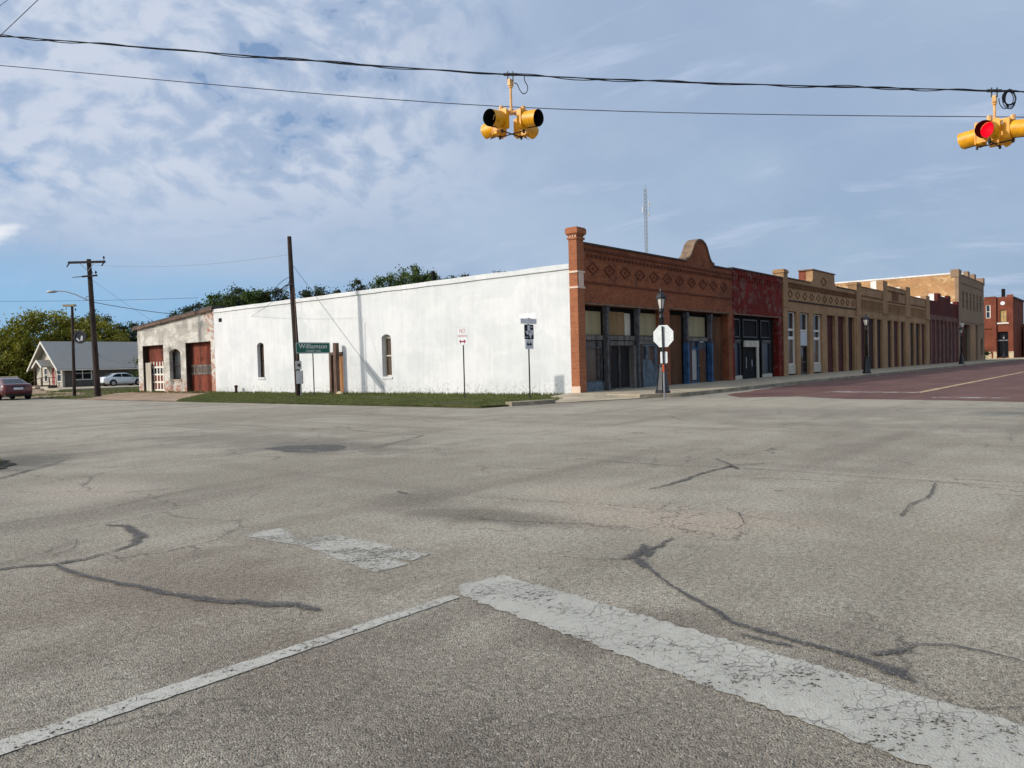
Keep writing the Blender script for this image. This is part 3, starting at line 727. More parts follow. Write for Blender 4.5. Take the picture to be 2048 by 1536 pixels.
def np_mesh(name, verts, k):
    n = len(verts) // k
    me = bpy.data.meshes.new(name)
    me.vertices.add(len(verts)); me.vertices.foreach_set('co', verts.astype(np.float32).ravel())
    me.loops.add(n * k); me.loops.foreach_set('vertex_index', np.arange(n * k, dtype=np.int32))
    me.polygons.add(n); me.polygons.foreach_set('loop_start', np.arange(0, n * k, k, dtype=np.int32))
    me.polygons.foreach_set('loop_total', np.full(n, k, dtype=np.int32))
    me.update(); return me
def strip_test(x, y):
    lo = np.where(y < 17.9, 22.0 - (y - 16.9) * 1.6, np.where(y < 38.6, 20.15 - (y - 17.9) * .02, 19.75 + (y - 38.6) * .72))
    lo = lo + .12 * np.sin(y * 3.1) + .08 * np.sin(y * 7.7)
    hi = np.where(y < 19.5, 22.9 + (y - 16.85) * 1.85, 27.97)
    bare = np.sin(x * 1.9 + 2 * np.sin(y * .8)) + np.sin(y * 1.1 - x * .7) + .5 * np.sin(y * 4.3 + x * 3)
    return (x > lo) & (x < hi) & (y < 48.8) & ((bare < 1.15) | (np.sin(x * 91 + y * 57) > .75))
blades('grass', strip_test, 80000, (19.5, 28), (16.9, 48.9), (.02, .06), .03, 'leaf_grass', 3)
blades('grass', lambda x, y: x > 27.6 + .12 * np.sin(y * 2.3), 5000, (27.4, 27.98), (19.6, 61), (.05, .2), .03, 'leaf_grass', 4)
blades('grass', lambda x, y: x < 4.66 - (y < 15.2) * (15.2 - y) * .75, 14000, (1, 5.2), (13.7, 22), (.05, .16), .02, 'leaf_grass', 5)
def lot_test(x, y):
    s = np.sin(x * .7 + 1.3 * np.sin(y * .35)) + np.sin(y * .5 + x * .3)
    return (s > -.3) & ((x - 21.2) > (y - 52.4) * .6 - 8) & ~((x > 19.6) & (x < 28) & (y < 61.4) & ((x - 21.2) > (y - 52.4) * .6)) & ~((x > 29.3) & (y > 79.8))
blades('grass', lot_test, 26000, (19.8, 44), (52, 84), (.05, .2), .01, 'leaf_grass', 6)

# ------------------------------------------------------------------ helpers for fronts
def front(mb, loops, y0=WY, th=.3): return mb.prism(loops, 'XZ', y0, y0 + th)
def dia_ring(cx, cz, w, h, t=.26):
    o = [(cx - w, cz), (cx, cz - h), (cx + w, cz), (cx, cz + h)]
    i = [(cx + (x - cx) * (1 - t), cz + (z - cz) * (1 - t)) for x, z in o]
    return [o, i]

# ================================================================== 1. corner building, orange brick front, white side
b1 = thing('corner_store', (28, 19.08, 0), 'vacant corner store with an orange brick shop front, curved gable and long whitewashed side wall', 'store building')
op1, op2 = (28.49, 35.72), (36.45, 43.8)
par = [(28.54, 4.05), (op1[0], 4.05), (op1[0], .02), (op1[1], .02)]
outl = [(28.475, -.02)] + [(44.42, -.02), (44.42, 6.76), (41.95, 6.76)]
# curved gable
gab = [(41.95, 6.86), (41.62, 6.93), (41.38, 7.12), (41.18, 7.42), (41.02, 7.70), (40.82, 7.91), (40.52, 8.04), (40.25, 8.08), (39.98, 8.05), (39.70, 7.94), (39.46, 7.74), (39.26, 7.45), (39.06, 7.18), (38.80, 6.97), (38.4, 6.86)]
outl += gab + [(38.4, 6.76), (28.475, 6.70)]
w = front(MB(), [outl, rect(op1[0], op1[1], .03, 4.05), rect(op2[0], op2[1], .03, 4.12)], WY, .45)
w.build('facade', 'brick_orange', b1)
cp = MB(); cp.prism([[(28.5, 6.70), (38.45, 6.762), (38.45, 6.842), (28.5, 6.78)]], 'XZ', WY - .07, WY + .5)
cp.prism([[(41.9, 6.765), (44.45, 6.765), (44.45, 6.845), (41.9, 6.845)]], 'XZ', WY - .07, WY + .5)
cp.build('parapet_coping', 'coping_dark', b1)
gc = MB()   # rounded coping that follows the gable
inner = gab; outer = []
for i, (x, z) in enumerate(gab):
    a = gab[max(i - 1, 0)]; b = gab[min(i + 1, len(gab) - 1)]
    tx, tz = b[0] - a[0], b[1] - a[1]; L = math.hypot(tx, tz); outer.append((x + tz / L * .10, z - tx / L * .10))
gc.prism([inner + outer[::-1]], 'XZ', WY - .06, WY + .56); gc.build('gable_coping', 'coping', b1)
gb = MB(); gb.prism([gab + [(38.4, 6.3), (41.95, 6.3)]], 'XZ', WY + .452, WY + .54); gb.build('gable_back', 'coping', b1)
fr = MB()
for cx in (29.25, 30.65, 32.05, 33.45, 34.85, 36.25, 37.65, 39.05, 40.45, 41.85, 43.3): fr.prism(dia_ring(cx, 5.67, .52, .30), 'XZ', WY - .035, WY + .01)
for cx in (29.25, 30.65, 32.05, 33.45, 34.85, 36.25, 37.65, 39.05, 40.45, 41.85, 43.3): fr.prism([[(cx - .11, 5.67), (cx, 5.60), (cx + .11, 5.67), (cx, 5.74)]], 'XZ', WY - .03, WY + .01)
fr.build('diamond_frieze', 'brick_orange_dark', b1)
dn = MB()
for x in np.arange(28.75, 44.3, .36): dn.box(x, x + .2, WY - .06, WY + .01, 6.17, 6.30)
dn.box(28.56, 44.41, WY - .05, WY + .01, 6.44, 6.53); dn.box(28.56, 44.41, WY - .03, WY + .01, 4.98, 5.06)
dn.build('dentil_course', 'brick_orange_dark', b1)
lt = MB(); lt.box(28.56, 35.9, WY - .03, WY + .01, 4.05, 4.12); lt.box(36.2, 44.0, WY - .03, WY + .01, 4.12, 4.19); lt.build('lintel', 'coping', b1)
# corner pilaster with its stepped cap
pl = MB(); pl.box(27.93, 28.47, 19.03, 19.46, -.02, 6.86)
pl.box(27.88, 28.52, 18.98, 19.51, 6.86, 6.95); pl.box(27.88, 28.52, 18.98, 19.51, 7.03, 7.10); pl.box(27.93, 28.47, 19.03, 19.46, 6.95, 7.03)
pl.box(27.83, 28.57, 18.93, 19.56, 7.10, 7.33); pl.box(27.87, 28.53, 18.97, 19.52, 7.33, 7.38)
pl.build('corner_pilaster', 'brick_pilaster', b1)
for z in (4.72, 5.40): bx('terracotta_band', 'trim_cream', b1, 27.90, 28.50, 19.0, 19.49, z, z + .085)
for j in range(3): bx('terracotta_block', 'trim_cream', b1, 27.905, 27.925, 19.04 + j * .14, 19.11 + j * .14, 6.945, 7.025)
bx('terracotta_panel', 'trim_cream', b1, 28.02, 28.40, 19.012, 19.028, 4.81, 5.39)
bx('worn_plinth', 'trim_cream', b1, 27.915, 27.928, 19.0, 19.44, .0, .42)
# white side wall with two arched windows and a door
w1, w2, dr = (43.25, 44.0), (31.25, 32.0), (35.35, 36.62)
sdw = MB(); sdw.prism([[(19.46, -.03), (49.15, -.03), (49.15, 5.70), (19.46, 5.80)], arch(*w1, 1.03, 3.26, .16), arch(*w2, .97, 3.26, .16), rect(*dr, .06, 2.42)], 'YZ', WX, WX + .45)
sdw.build('side_wall', 'white_wall', b1)
cpw = MB(); rc_ = random.Random(3); cpw.prism([[(19.47, 5.60)] + [(y, 5.60 - (y - 19.47) / 296 + rc_.uniform(-.012, .012)) for y in np.arange(20.5, 49, 1.1)] + [(49.15, 5.50), (49.15, 5.72)] + [(y, 5.82 - (y - 19.47) / 296 + rc_.uniform(-.018, .018)) for y in np.arange(48.6, 20, -.9)] + [(19.47, 5.82)]], 'YZ', WX - .07, WX + .5); cpw.build('wall_cap', 'white_wall', b1)
for (ya, yb, zs), gm in ((w1 + (1.03,), 'glass_brown'), (w2 + (.97,), 'glass')):
    wn = MB(); d = WX + .22
    wn.prism([arch(ya, yb, zs, 3.26, .16), rect(ya + .07, yb - .07, zs + .08, 2.06), rect(ya + .07, yb - .07, 2.13, 3.03)], 'YZ', d, d + .06)
    wo = wn.build('window', 'dirty_white' if gm == 'glass' else 'charred_and_shade', b1)
    if gm == 'glass':
        MB().prism([rect(ya + .02, (ya + yb) / 2 - .03, zs + .05, 3.0)], 'YZ', d + .07, d + .09).build('boarding', 'board_brown', wo)
        MB().prism([rect((ya + yb) / 2 - .02, yb - .02, zs + .05, 3.0)], 'YZ', d + .065, d + .08).build('pane', 'glass_brown', wo)
    else:
        MB().prism([rect(ya + .02, yb - .02, zs + .05, 3.0)], 'YZ', d + .065, d + .08).build('pane', gm, wo)
    MB().box(WX - .05, WX + .2, ya - .05, yb + .05, zs - .12, zs - .005).build('sill', 'white_wall', wo)
do = bx('side_door', 'rust', b1, WX + .12, WX + .17, 35.42, 36.55, .06, 2.25)
bx('door_frame', 'fiber_brown', do, WX - .03, WX + .11, 36.42, 36.61, .06, 2.41)
MB().box(WX - .03, WX + .11, 35.36, 36.415, 2.27, 2.41).build('lintel_board', 'fiber_brown', do)
MB().box(WX + .09, WX + .118, 35.9, 36.10, .35, 2.2).build('panel', 'dirty_white', do)
vn = MB(); vn.box(WX - .02, WX + .03, 48.1, 48.48, 4.83, 5.08); vn.build('wall_vent', 'black_wood', b1)
# roof and the unseen walls
rf = MB(); rf.box(WX + .45, 44.2, 19.53, 48.8, 5.0, 5.2); rf.box(43.9, 44.4, 19.53, 49.1, -.02, 5.6); rf.box(WX + .46, 44.4, 48.85, 49.14, -.02, 5.45); rf.build('roof', 'roof_tar', b1)
bx('roof_vent_pipe', 'black_wood', b1, 34.0, 34.16, 33.9, 34.06, 5.2, 7.35)
# shop fittings behind the openings
BY = WY + .46
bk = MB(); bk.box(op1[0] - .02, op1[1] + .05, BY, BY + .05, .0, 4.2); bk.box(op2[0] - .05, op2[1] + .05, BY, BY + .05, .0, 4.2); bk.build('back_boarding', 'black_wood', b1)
def panel(name, mat, x0, x1, z0, z1, dy=-.03, par=b1, th=.03): return bx(name, mat, par, x0, x1, BY + dy - th, BY + dy, z0, z1)
panel('transom_panel', 'board_cream', 28.60, 30.42, 2.72, 3.80)
panel('transom_panel', 'board_tan', 30.62, 32.55, 2.72, 3.84)
panel('transom_panel', 'dirty_white', 32.56, 33.1, 2.72, 3.80)
panel('transom_panel', 'board_cream', 33.55, 35.70, 2.74, 3.86)
panel('transom_panel', 'board_cream', 38.85, 41.45, 2.74, 3.86)
panel('boarded_bay', 'board_brown', 36.48, 38.5, .14, 3.88)
panel('boarded_bay', 'board_brown', 41.75, 43.78, .14, 3.95)
for x, mt in ((30.50, 'grey_blue'), (33.34, 'grey_blue'), (38.62, 'grey_blue'), (41.60, 'grey_blue')):
    c = MB(); c.box(x - .07, x + .07, WY + .05, WY + .28, .14, 4.04); c.box(x - .10, x + .10, WY + .01, WY + .30, 3.72, 4.03); c.box(x - .10, x + .10, WY + .02, WY + .30, .14, .5); c.box(x - .09, x + .09, WY + .03, WY + .29, 2.40, 2.50)
    co = c.build('iron_column', mt, b1)
    if x > 36: MB().box(x - .101, x + .101, WY + .015, WY + .303, .14, 2.39).build('column_base', 'blue', co)
for xa, xb in ((28.57, 30.38), (30.62, 33.22), (33.46, 35.71), (38.74, 41.48)): bx('transom_beam', 'grey_wood', b1, xa, xb, BY - .22, BY - .06, 2.48, 2.69)
# bay 1: shop window
wn = MB(); wn.prism([rect(28.60, 30.36, .14, 2.45), rect(29.02, 30.0, .62, 2.10), rect(28.70, 28.92, .62, 2.10), rect(30.06, 30.28, .62, 2.10), rect(29.02, 30.0, 2.17, 2.40)], 'XZ', BY - .16, BY - .08)
wo = wn.build('shop_window', 'grey_blue', b1)
MB().box(28.62, 30.34, BY - .07, BY - .055, .5, 2.42).build('pane', 'glass_brown', wo)
MB().box(28.6, 30.36, BY - .2, BY - .165, .14, .55).build('bulkhead', 'pale_blue', wo)
MB().box(28.60, 28.72, BY - .19, BY - .165, .75, 2.44).build('stile', 'dirty_white', wo)
# bay 2: recessed double doors
e = MB(); e.prism([rect(30.62, 33.2, .14, 2.46), rect(30.95, 31.92, .2, 2.2), rect(32.0, 32.95, .2, 2.2)], 'XZ', BY - .12, BY - .05); eo = e.build('double_door', 'grey_wood', b1)
for a, b in ((30.95, 31.92), (32.0, 32.95)): MB().box(a - .02, b + .02, BY - .048, BY - .035, .18, 2.22).build('door_leaf', 'dark_screen', eo)
MB().box(30.66, 33.18, BY - .2, BY - .125, 2.24, 2.44).build('header', 'grey_wood', eo)
MB().box(30.62, 30.93, BY - .3, BY - .125, .14, 2.23).build('jamb', 'charred_and_shade', eo)
MB().box(33.0, 33.2, BY - .3, BY - .125, .14, 2.23).build('jamb', 'grey_wood', eo)
bx('broken_post', 'charred_and_shade', b1, 33.46, 33.72, WY + .1, WY + .3, .14, 2.3)
# bay 3: blue panelled shop window
e = MB(); e.prism([rect(33.75, 35.70, .14, 2.48), rect(33.85, 34.5, .68, 2.2), rect(34.62, 35.4, .68, 2.2)], 'XZ', BY - .14, BY - .06); eo = e.build('shop_window', 'pale_blue', b1)
MB().box(33.8, 34.55, BY - .058, BY - .045, .6, 2.25).build('pane', 'glass_grey', eo); MB().box(34.58, 35.5, BY - .058, BY - .045, .6, 2.25).build('pane', 'glass_brown', eo)
MB().prism([[(34.62, .68), (35.4, .68), (35.4, 1.05), (35.1, 1.45), (34.85, 1.55), (34.62, 1.45)]], 'XZ', BY - .12, BY - .08).build('torn_board', 'pale_blue', eo)
MB().prism([[(33.85, .68), (34.5, .68), (34.5, 1.5), (34.1, 1.55), (33.85, 1.45)]], 'XZ', BY - .12, BY - .08).build('torn_board', 'pale_blue', eo)
MB().box(33.75, 35.7, BY - .19, BY - .145, 2.3, 2.47).build('header', 'grey_wood', eo)
# second opening: blue door
e = MB(); e.prism([rect(38.8, 41.45, .14, 2.68), rect(39.65, 40.35, .25, 2.02), rect(39.65, 40.35, 2.12, 2.45)], 'XZ', BY - .12, BY - .05); eo = e.build('entrance_door', 'blue', b1)
MB().box(39.63, 40.37, BY - .045, BY - .03, .3, 2.04).build('pane', 'glass_reflection', eo)
MB().box(39.63, 40.37, BY - .045, BY - .03, 2.1, 2.47).build('pane', 'glass_blue', eo)
MB().box(38.82, 39.56, BY - .15, BY - .121, .16, 2.6).build('panel', 'board_brown', eo)
MB().box(40.5, 41.3, BY - .15, BY - .121, .16, 2.0).build('panel', 'board_brown', eo)
MB().box(40.5, 41.3, BY - .15, BY - .121, 2.05, 2.40).build('panel', 'grey_blue', eo)
MB().box(40.55, 41.0, BY - .17, BY - .151, 2.42, 2.56).build('notice', 'sign_white', eo)
MB().lathe([(.02, -.05), (.035, 0), (.02, .05)], (40.42, BY - .15, 1.1), 8).build('handle', 'steel', eo)

# ================================================================== 2. narrow dark red store
b2 = thing('red_store', (44.5, 19.08, 0), 'narrow store with peeling dark red brick front and black boarded shop window under it', 'store building')
o2 = (44.72, 52.05)
front(MB(), [rect(44.43, 52.88, -.02, 6.86), rect(*o2, .03, 4.12)], WY + .012, .45).build('facade', 'brick_red', b2)
MB().box(44.45, 52.9, WY - .05, WY + .5, 6.862, 6.95).build('parapet_coping', 'coping_dark', b2)
d = MB()
for x in np.arange(44.6, 52.7, .42): d.box(x, x + .22, WY - .045, WY + .02, 6.22, 6.5)
d.box(44.45, 52.86, WY - .05, WY + .02, 6.52, 6.6); d.build('corbel_course', 'brick_red', b2)
bx('lintel', 'coping', b2, 44.6, 52.2, WY - .02, WY + .011, 4.12, 4.19)
MB().box(44.5, 52.8, WY + .47, 48, -.02, 5.2).build('building_body', 'roof_tar', b2)
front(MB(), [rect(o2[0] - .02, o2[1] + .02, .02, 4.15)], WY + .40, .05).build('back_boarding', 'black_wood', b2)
for a, b, mt in ((44.85, 46.25, 'dark_pane'), (46.75, 49.05, 'dark_pane'), (49.65, 51.2, 'dark_pane')):
    fo = MB().prism([rect(a, b, 2.75, 3.92), rect(a + .08, b - .08, 2.83, 3.84)], 'XZ', WY + .32, WY + .38).build('transom_window', 'black_iron', b2)
    MB().box(a + .05, b - .05, WY + .383, WY + .393, 2.8, 3.88).build('pane', mt, fo)
for a, b in ((44.8, 46.2), (49.7, 51.2)):
    fo = MB().prism([rect(a, b, .16, 2.5), rect(a + .1, b - .1, .45, 2.4)], 'XZ', WY + .28, WY + .36).build('shop_window', 'black_iron', b2)
    MB().box(a + .08, (a + b) / 2, WY + .37, WY + .38, .4, 2.42).build('pane', 'glass_grey', fo); MB().box((a + b) / 2 + .01, b - .08, WY + .37, WY + .38, .4, 2.42).build('pane', 'glass_blue', fo)
    MB().box(a - .05, b + .05, WY + .2, WY + .275, .15, .38).build('sill_board', 'dirty_white', fo)
    MB().box(a, b, WY + .24, WY + .275, 2.52, 2.6).build('head_rail', 'grey_wood', fo)
dd = MB().box(46.75, 48.7, WY + .36, WY + .39, .15, 2.15).build('shop_door', 'dark_pane', b2)
MB().box(46.72, 49.1, WY + .22, WY + .30, 2.16, 2.56).build('header', 'dirty_white', dd)
MB().box(48.75, 49.05, WY + .22, WY + .30, .15, 2.155).build('jamb', 'dirty_white', dd)
MB().box(47.2, 47.3, WY + .33, WY + .36, .8, 1.5).build('handle', 'steel', dd)
MB().box(48.1, 48.22, WY + .33, WY + .36, .9, 1.35).build('handle', 'steel', dd)

# ================================================================== 3. beige store with stepped pediment
b3 = thing('beige_store', (52.9, 19.08, 0), 'beige brick store with stepped pediment, a diamond frieze and tall white framed windows', 'store building')
ops3 = [(53.64, 55.64), (56.35, 58.35), (59.24, 61.3), (62.49, 64.6), (65.25, 67.4), (68.12, 70.0)]
ped = [(58.3, 6.92), (58.9, 6.98), (59.1, 7.10), (59.24, 7.35), (59.28, 7.92), (64.5, 7.92), (64.55, 7.35), (64.7, 7.12), (64.97, 7.0), (65.3, 6.94)]
front(MB(), [[(52.9, -.02), (71.2, -.02), (71.2, 6.98)] + ped[::-1] + [(52.9, 6.88)]] + [rect(a, b, .05, 4.66) for a, b in ops3], WY, .5).build('facade', 'brick_beige', b3)
front(MB(), [ped], WY + .502, .55).build('pediment_back', 'brick_far', b3)
c = MB(); c.prism([rect(59.15, 64.62, 7.921, 8.0)], 'XZ', WY - .06, WY + 1.08); c.box(53.6, 58.85, WY - .05, WY + .55, 6.93, 7.0); c.box(65.0, 70.3, WY - .05, WY + .55, 6.99, 7.06); c.build('parapet_coping', 'coping', b3)
for a, b, zt in ((52.86, 53.66, 7.50), (70.35, 71.65, 7.76)):
    p = MB(); p.box(a, b, WY - .10, WY + .62, 4.9, zt - .25); p.box(a - .06, b + .06, WY - .16, WY + .68, zt - .25, zt - .1); p.box(a, b, WY - .1, WY + .62, zt - .1, zt)
    p.box(a, b, WY - .06, WY - .001, -.02, 4.9); p.build('pilaster', 'brick_beige', b3)
r3 = MB()
for i in range(11): r3.prism(dia_ring(54.35 + i * 1.52, 5.86, .50, .29), 'XZ', WY - .03, WY + .01)
r3.prism(dia_ring(61.75, 7.2, .7, .36), 'XZ', WY - .03, WY + .01); r3.build('diamond_frieze', 'brick_beige_trim', b3)
r4 = MB()
for x in np.arange(53.8, 70.2, .42): r4.box(x, x + .22, WY - .05, WY + .01, 6.27, 6.58)
r4.box(53.67, 70.34, WY - .04, WY + .01, 6.6, 6.68); r4.build('dentil_course', 'brick_beige_trim', b3)
bx('string_course', 'charred_and_shade', b3, 53.67, 70.34, WY - .055, WY + .01, 5.34, 5.44)
MB().box(52.95, 71.0, WY + .52, 46, -.02, 5.5).build('building_body', 'roof_tar', b3)
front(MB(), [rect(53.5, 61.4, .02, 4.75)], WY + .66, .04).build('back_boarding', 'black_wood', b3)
for i, (a, b) in enumerate(ops3[3:]): bx('boarded_bay', 'maroon_red' if i != 2 else 'maroon', b3, a + .003, b - .003, WY + .24, WY + .3, .05, 4.655)
for i in (0, 2):
    a, b = ops3[i]
    fo = MB().prism([rect(a + .02, b - .02, .9, 4.62), rect(a + .12, b - .2, .98, 2.68), rect(a + .12, b - .2, 2.9, 3.3), rect(a + .12, b - .2, 3.45, 4.55)], 'XZ', WY + .18, WY + .26).build('window', 'white_paint', b3)
    MB().box(a + .05, b - .05, WY + .265, WY + .275, .95, 2.75).build('pane', 'glass_brown', fo); MB().box(a + .05, b - .05, WY + .265, WY + .275, 2.8, 4.6).build('pane', 'glass', fo)
    MB().box(a + .02, b - .02, WY + .12, WY + .26, .25, .895).build('bulkhead', 'dirty_white', fo)
a, b = ops3[1]
fo = MB().prism([rect(a + .02, b - .02, 3.3, 4.62), rect(a + .1, b - .14, 3.42, 4.56)], 'XZ', WY + .18, WY + .26).build('window', 'white_paint', b3); MB().box(a + .05, b - .05, WY + .265, WY + .275, 3.35, 4.6).build('pane', 'glass', fo)
do = MB().box(a + .05, b - .05, WY + .262, WY + .30, .14, 2.25).build('shop_door', 'glass', b3)
MB().box(a + .02, b - .02, WY + .18, WY + .255, 2.26, 3.28).build('transom_panel', 'patch_grey', do)
MB().prism([rect(a + .05, b - .1, .14, 2.25), rect(a + .16, b - .24, .3, 1.0), rect(a + .16, b - .24, 1.1, 2.15)], 'XZ', WY + .2, WY + .258).build('frame', 'steel_dark', do)

# ================================================================== 4. long beige store, three bays
b4 = thing('three_bay_store', (71.3, 19.08, 0), 'long beige store of three bays with narrow dark openings and raised middle parapet', 'store building')
ops4 = [(71.75, 73.6), (74.3, 76.4), (77.2, 78.95), (80.95, 82.7), (83.5, 85.6), (86.4, 88.1), (90.45, 92.4), (93.2, 95.2), (95.95, 97.85)]
front(MB(), [[(71.22, -.02), (99.9, -.02), (99.9, 7.52), (90.0, 7.52), (90.0, 8.02), (79.3, 8.02), (79.3, 7.42), (71.22, 7.42)]] + [rect(a, b, .05, 4.72) for a, b in ops4], WY, .5).build('facade', 'brick_beige', b4)
front(MB(), [[(71.22, 6.2), (99.9, 6.2), (99.9, 7.50), (90.0, 7.50), (90.0, 8.0), (79.3, 8.0), (79.3, 7.40), (71.22, 7.40)]], WY + .502, .5).build('parapet_back', 'stucco_white', b4)
c = MB(); c.box(71.7, 79.1, WY - .05, WY + .5, 7.421, 7.48); c.box(80.9, 88.2, WY - .05, WY + .5, 8.021, 8.08); c.box(90.3, 98.1, WY - .05, WY + .5, 7.521, 7.58); c.build('parapet_coping', 'coping', b4)
for a, b, zt in ((79.15, 80.85, 8.46), (88.3, 90.3, 8.44), (98.1, 99.95, 8.0)):
    p = MB(); p.box(a, b, WY - .09, WY + .5, 5.4, zt); p.box(a - .04, b + .04, WY - .14, WY - .001, 5.28, 5.48); p.box(a, b, WY - .05, WY - .001, -.02, 5.27)
    po = p.build('pilaster', 'brick_beige', b4)
    MB().box(a + .01, b - .01, WY + .502, WY + 1.02, 6.3, zt - .01).build('pilaster_back', 'stucco_white', po)
bd = MB()
for a, b in ((71.75, 79.1), (80.9, 88.25), (90.35, 98.05)):
    bd.box(a, b, WY - .012, WY + .01, 5.48, 6.36)
bd.build('recessed_frieze', 'brick_beige_trim', b4)
cb = MB()
for a, b in ((71.75, 79.1), (80.9, 88.25), (90.35, 98.05)):
    for x in np.arange(a + .15, b - .2, .52): cb.box(x, x + .14, WY - .09, WY - .013, 5.55, 6.30)
    cb.box(a, b, WY - .10, WY - .013, 6.30, 6.42); cb.box(a, b, WY - .07, WY - .013, 5.42, 5.52)
cb.build('corbel_course', 'brick_beige', b4)
bx('name_panel', 'brick_beige_trim', b4, 82.9, 85.5, WY - .04, WY + .01, 6.75, 7.5)
cc = MB(); cc.box(80.9, 88.25, WY - .06, WY + .01, 7.55, 7.66); cc.box(80.9, 88.25, WY - .06, WY + .01, 6.52, 6.62); cc.box(71.75, 79.1, WY - .05, WY + .01, 6.62, 6.7); cc.box(90.35, 98.05, WY - .05, WY + .01, 6.62, 6.7); cc.build('string_course', 'brick_beige_trim', b4)
bx('architrave', 'brick_beige', b4, 71.75, 98.1, WY - .03, WY + .005, 4.80, 5.36)
MB().box(71.4, 99.7, WY + .52, 46, -.02, 6.0).build('building_body', 'roof_tar', b4)
for i, (a, b) in enumerate(ops4): bx('boarded_bay', 'maroon' if i % 4 else 'maroon_red', b4, a + .003, b - .003, WY + .17, WY + .22, .05, 4.715)

# ================================================================== 5. dark red store, crenellated
b5 = thing('stepped_store', (100, 19.08, 0), 'dark red store with stepped parapet and mauve piers before the tall tan corner block', 'store building')
top5 = [(118.45, 7.80), (113.25, 7.80), (113.25, 8.70), (111.6, 8.70), (111.6, 8.38), (107.1, 8.38), (107.1, 8.68), (105.15, 8.68), (105.15, 7.66), (99.98, 7.62)]
front(MB(), [[(99.98, -.02), (118.45, -.02)] + top5], WY + .02, .4).build('facade', 'brick_darkred', b5)
front(MB(), [[(99.98, 6.4), (118.45, 6.4)] + [(x, z - .02) for x, z in top5]], WY + .422, .6).build('parapet_back', 'stucco_white', b5)
bx('end_pier', 'brick_darkred', b5, 117.4, 118.5, WY - .06, WY + .5, 5.5, 8.2); bx('end_pier_back', 'stucco_white', b5, 117.42, 118.5, WY + .502, WY + 1.0, 6.0, 8.18)
bx('signboard_band', 'mauve', b5, 100, 118.42, WY - .05, WY + .018, 5.4, 5.96)
for i in range(8):
    x = 100.25 + i * 2.45; bx('pier', 'mauve', b5, x, x + .75, WY - .10, WY + .018, .1, 5.395)
for i in range(7):
    x = 101.0 + i * 2.45; bx('shop_panel', 'maroon_red', b5, x, x + 1.7, WY - .02, WY + .018, .1, 4.9)
MB().box(100.1, 118.4, WY + .43, 46, -.02, 6.2).build('building_body', 'roof_tar', b5)

# ================================================================== 6. two-storey tan corner block
b6 = thing('two_storey_block', (118.6, 19.08, 0), 'tall two storey block with taupe front, sunlit tan brick side and six slit windows upstairs', 'commercial building')
win6 = [(121.7 + i * 2.95, 122.9 + i * 2.95) for i in range(6)]
low6 = [(120.2, 127.4), (132.3, 134.2), (136.6, 139.0)]
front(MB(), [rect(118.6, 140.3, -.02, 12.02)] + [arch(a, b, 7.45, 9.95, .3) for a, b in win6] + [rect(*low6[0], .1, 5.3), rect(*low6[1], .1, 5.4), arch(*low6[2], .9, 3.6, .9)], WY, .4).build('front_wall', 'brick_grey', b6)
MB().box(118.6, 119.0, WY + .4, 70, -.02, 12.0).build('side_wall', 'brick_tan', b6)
MB().box(118.55, 119.2, WY + .4, 70, 12.001, 12.22).build('side_coping', 'stucco_white', b6)
MB().box(119.0, 140.2, WY + .41, 70, -.02, 11.2).build('building_body', 'brick_grey', b6)
p = MB(); p.box(118.5, 120.6, WY - .1, WY + .9, 11.6, 12.62); p.box(118.5, 120.3, WY - .06, WY - .001, -.02, 11.6); p.build('corner_pilaster', 'brick_grey', b6)
p = MB(); p.box(139.2, 140.5, WY - .1, WY + .9, 11.7, 12.85); p.build('end_pilaster', 'brick_grey', b6)
for x in (126.0, 131.5): 
    po = MB().box(x, x + 1.6, WY - .02, WY + .55, 12.02, 12.9).build('parapet_block', 'brick_grey', b6)
    MB().box(x - .02, x + 1.62, WY + .552, WY + 1.0, 11.9, 12.7).build('block_back', 'stucco_white', po)
st = MB(); st.box(120.4, 139.2, WY - .07, WY - .001, 10.9, 11.05); st.box(120.3, 140.2, WY - .05, WY - .001, 8.85, 8.98); st.box(120.3, 140.3, WY - .08, WY - .001, 5.62, 5.78); st.box(120.4, 140.3, WY - .07, WY + .5, 12.021, 12.1); st.build('string_course', 'brick_grey', b6)
for a, b in win6:
    wo = MB().prism([arch(a - .02, b + .02, 7.4, 9.97, .3), rect(a + .1, b - .1, 7.55, 8.55), rect(a + .1, b - .1, 8.63, 9.6)], 'XZ', WY + .22, WY + .28).build('window', 'black_iron', b6)
    MB().box(a + .05, b - .05, WY + .285, WY + .295, 7.5, 9.7).build('pane', 'glass', wo)
MB().box(120.1, 127.5, WY + .405, WY + .409, .1, 5.35).build('dark_shopfront', 'glass', b6)
MB().box(132.2, 134.3, WY + .405, WY + .409, .1, 5.45).build('boarded_bay', 'maroon_red', b6)
MB().box(136.5, 139.1, WY + .405, WY + .409, .8, 3.7).build('arched_window', 'glass_brown', b6)
MB().box(127.9, 131.9, WY - .04, WY - .001, .1, 5.3).build('cream_pier', 'brick_beige', b6)
sw_ = MB().prism([arch(25.0, 28.0, 8.2, 9.9, .45)], 'YZ', 118.55, 118.62).build('side_window', 'black_iron', b6)
MB().prism([rect(25.3, 27.7, 8.3, 9.3)], 'YZ', 118.52, 118.548).build('pane', 'glass_grey', sw_)
wl = MB().box(119.3, 119.9, WY - .45, WY - .06, 5.05, 5.4).build('wall_lamp', 'white_paint', b6)

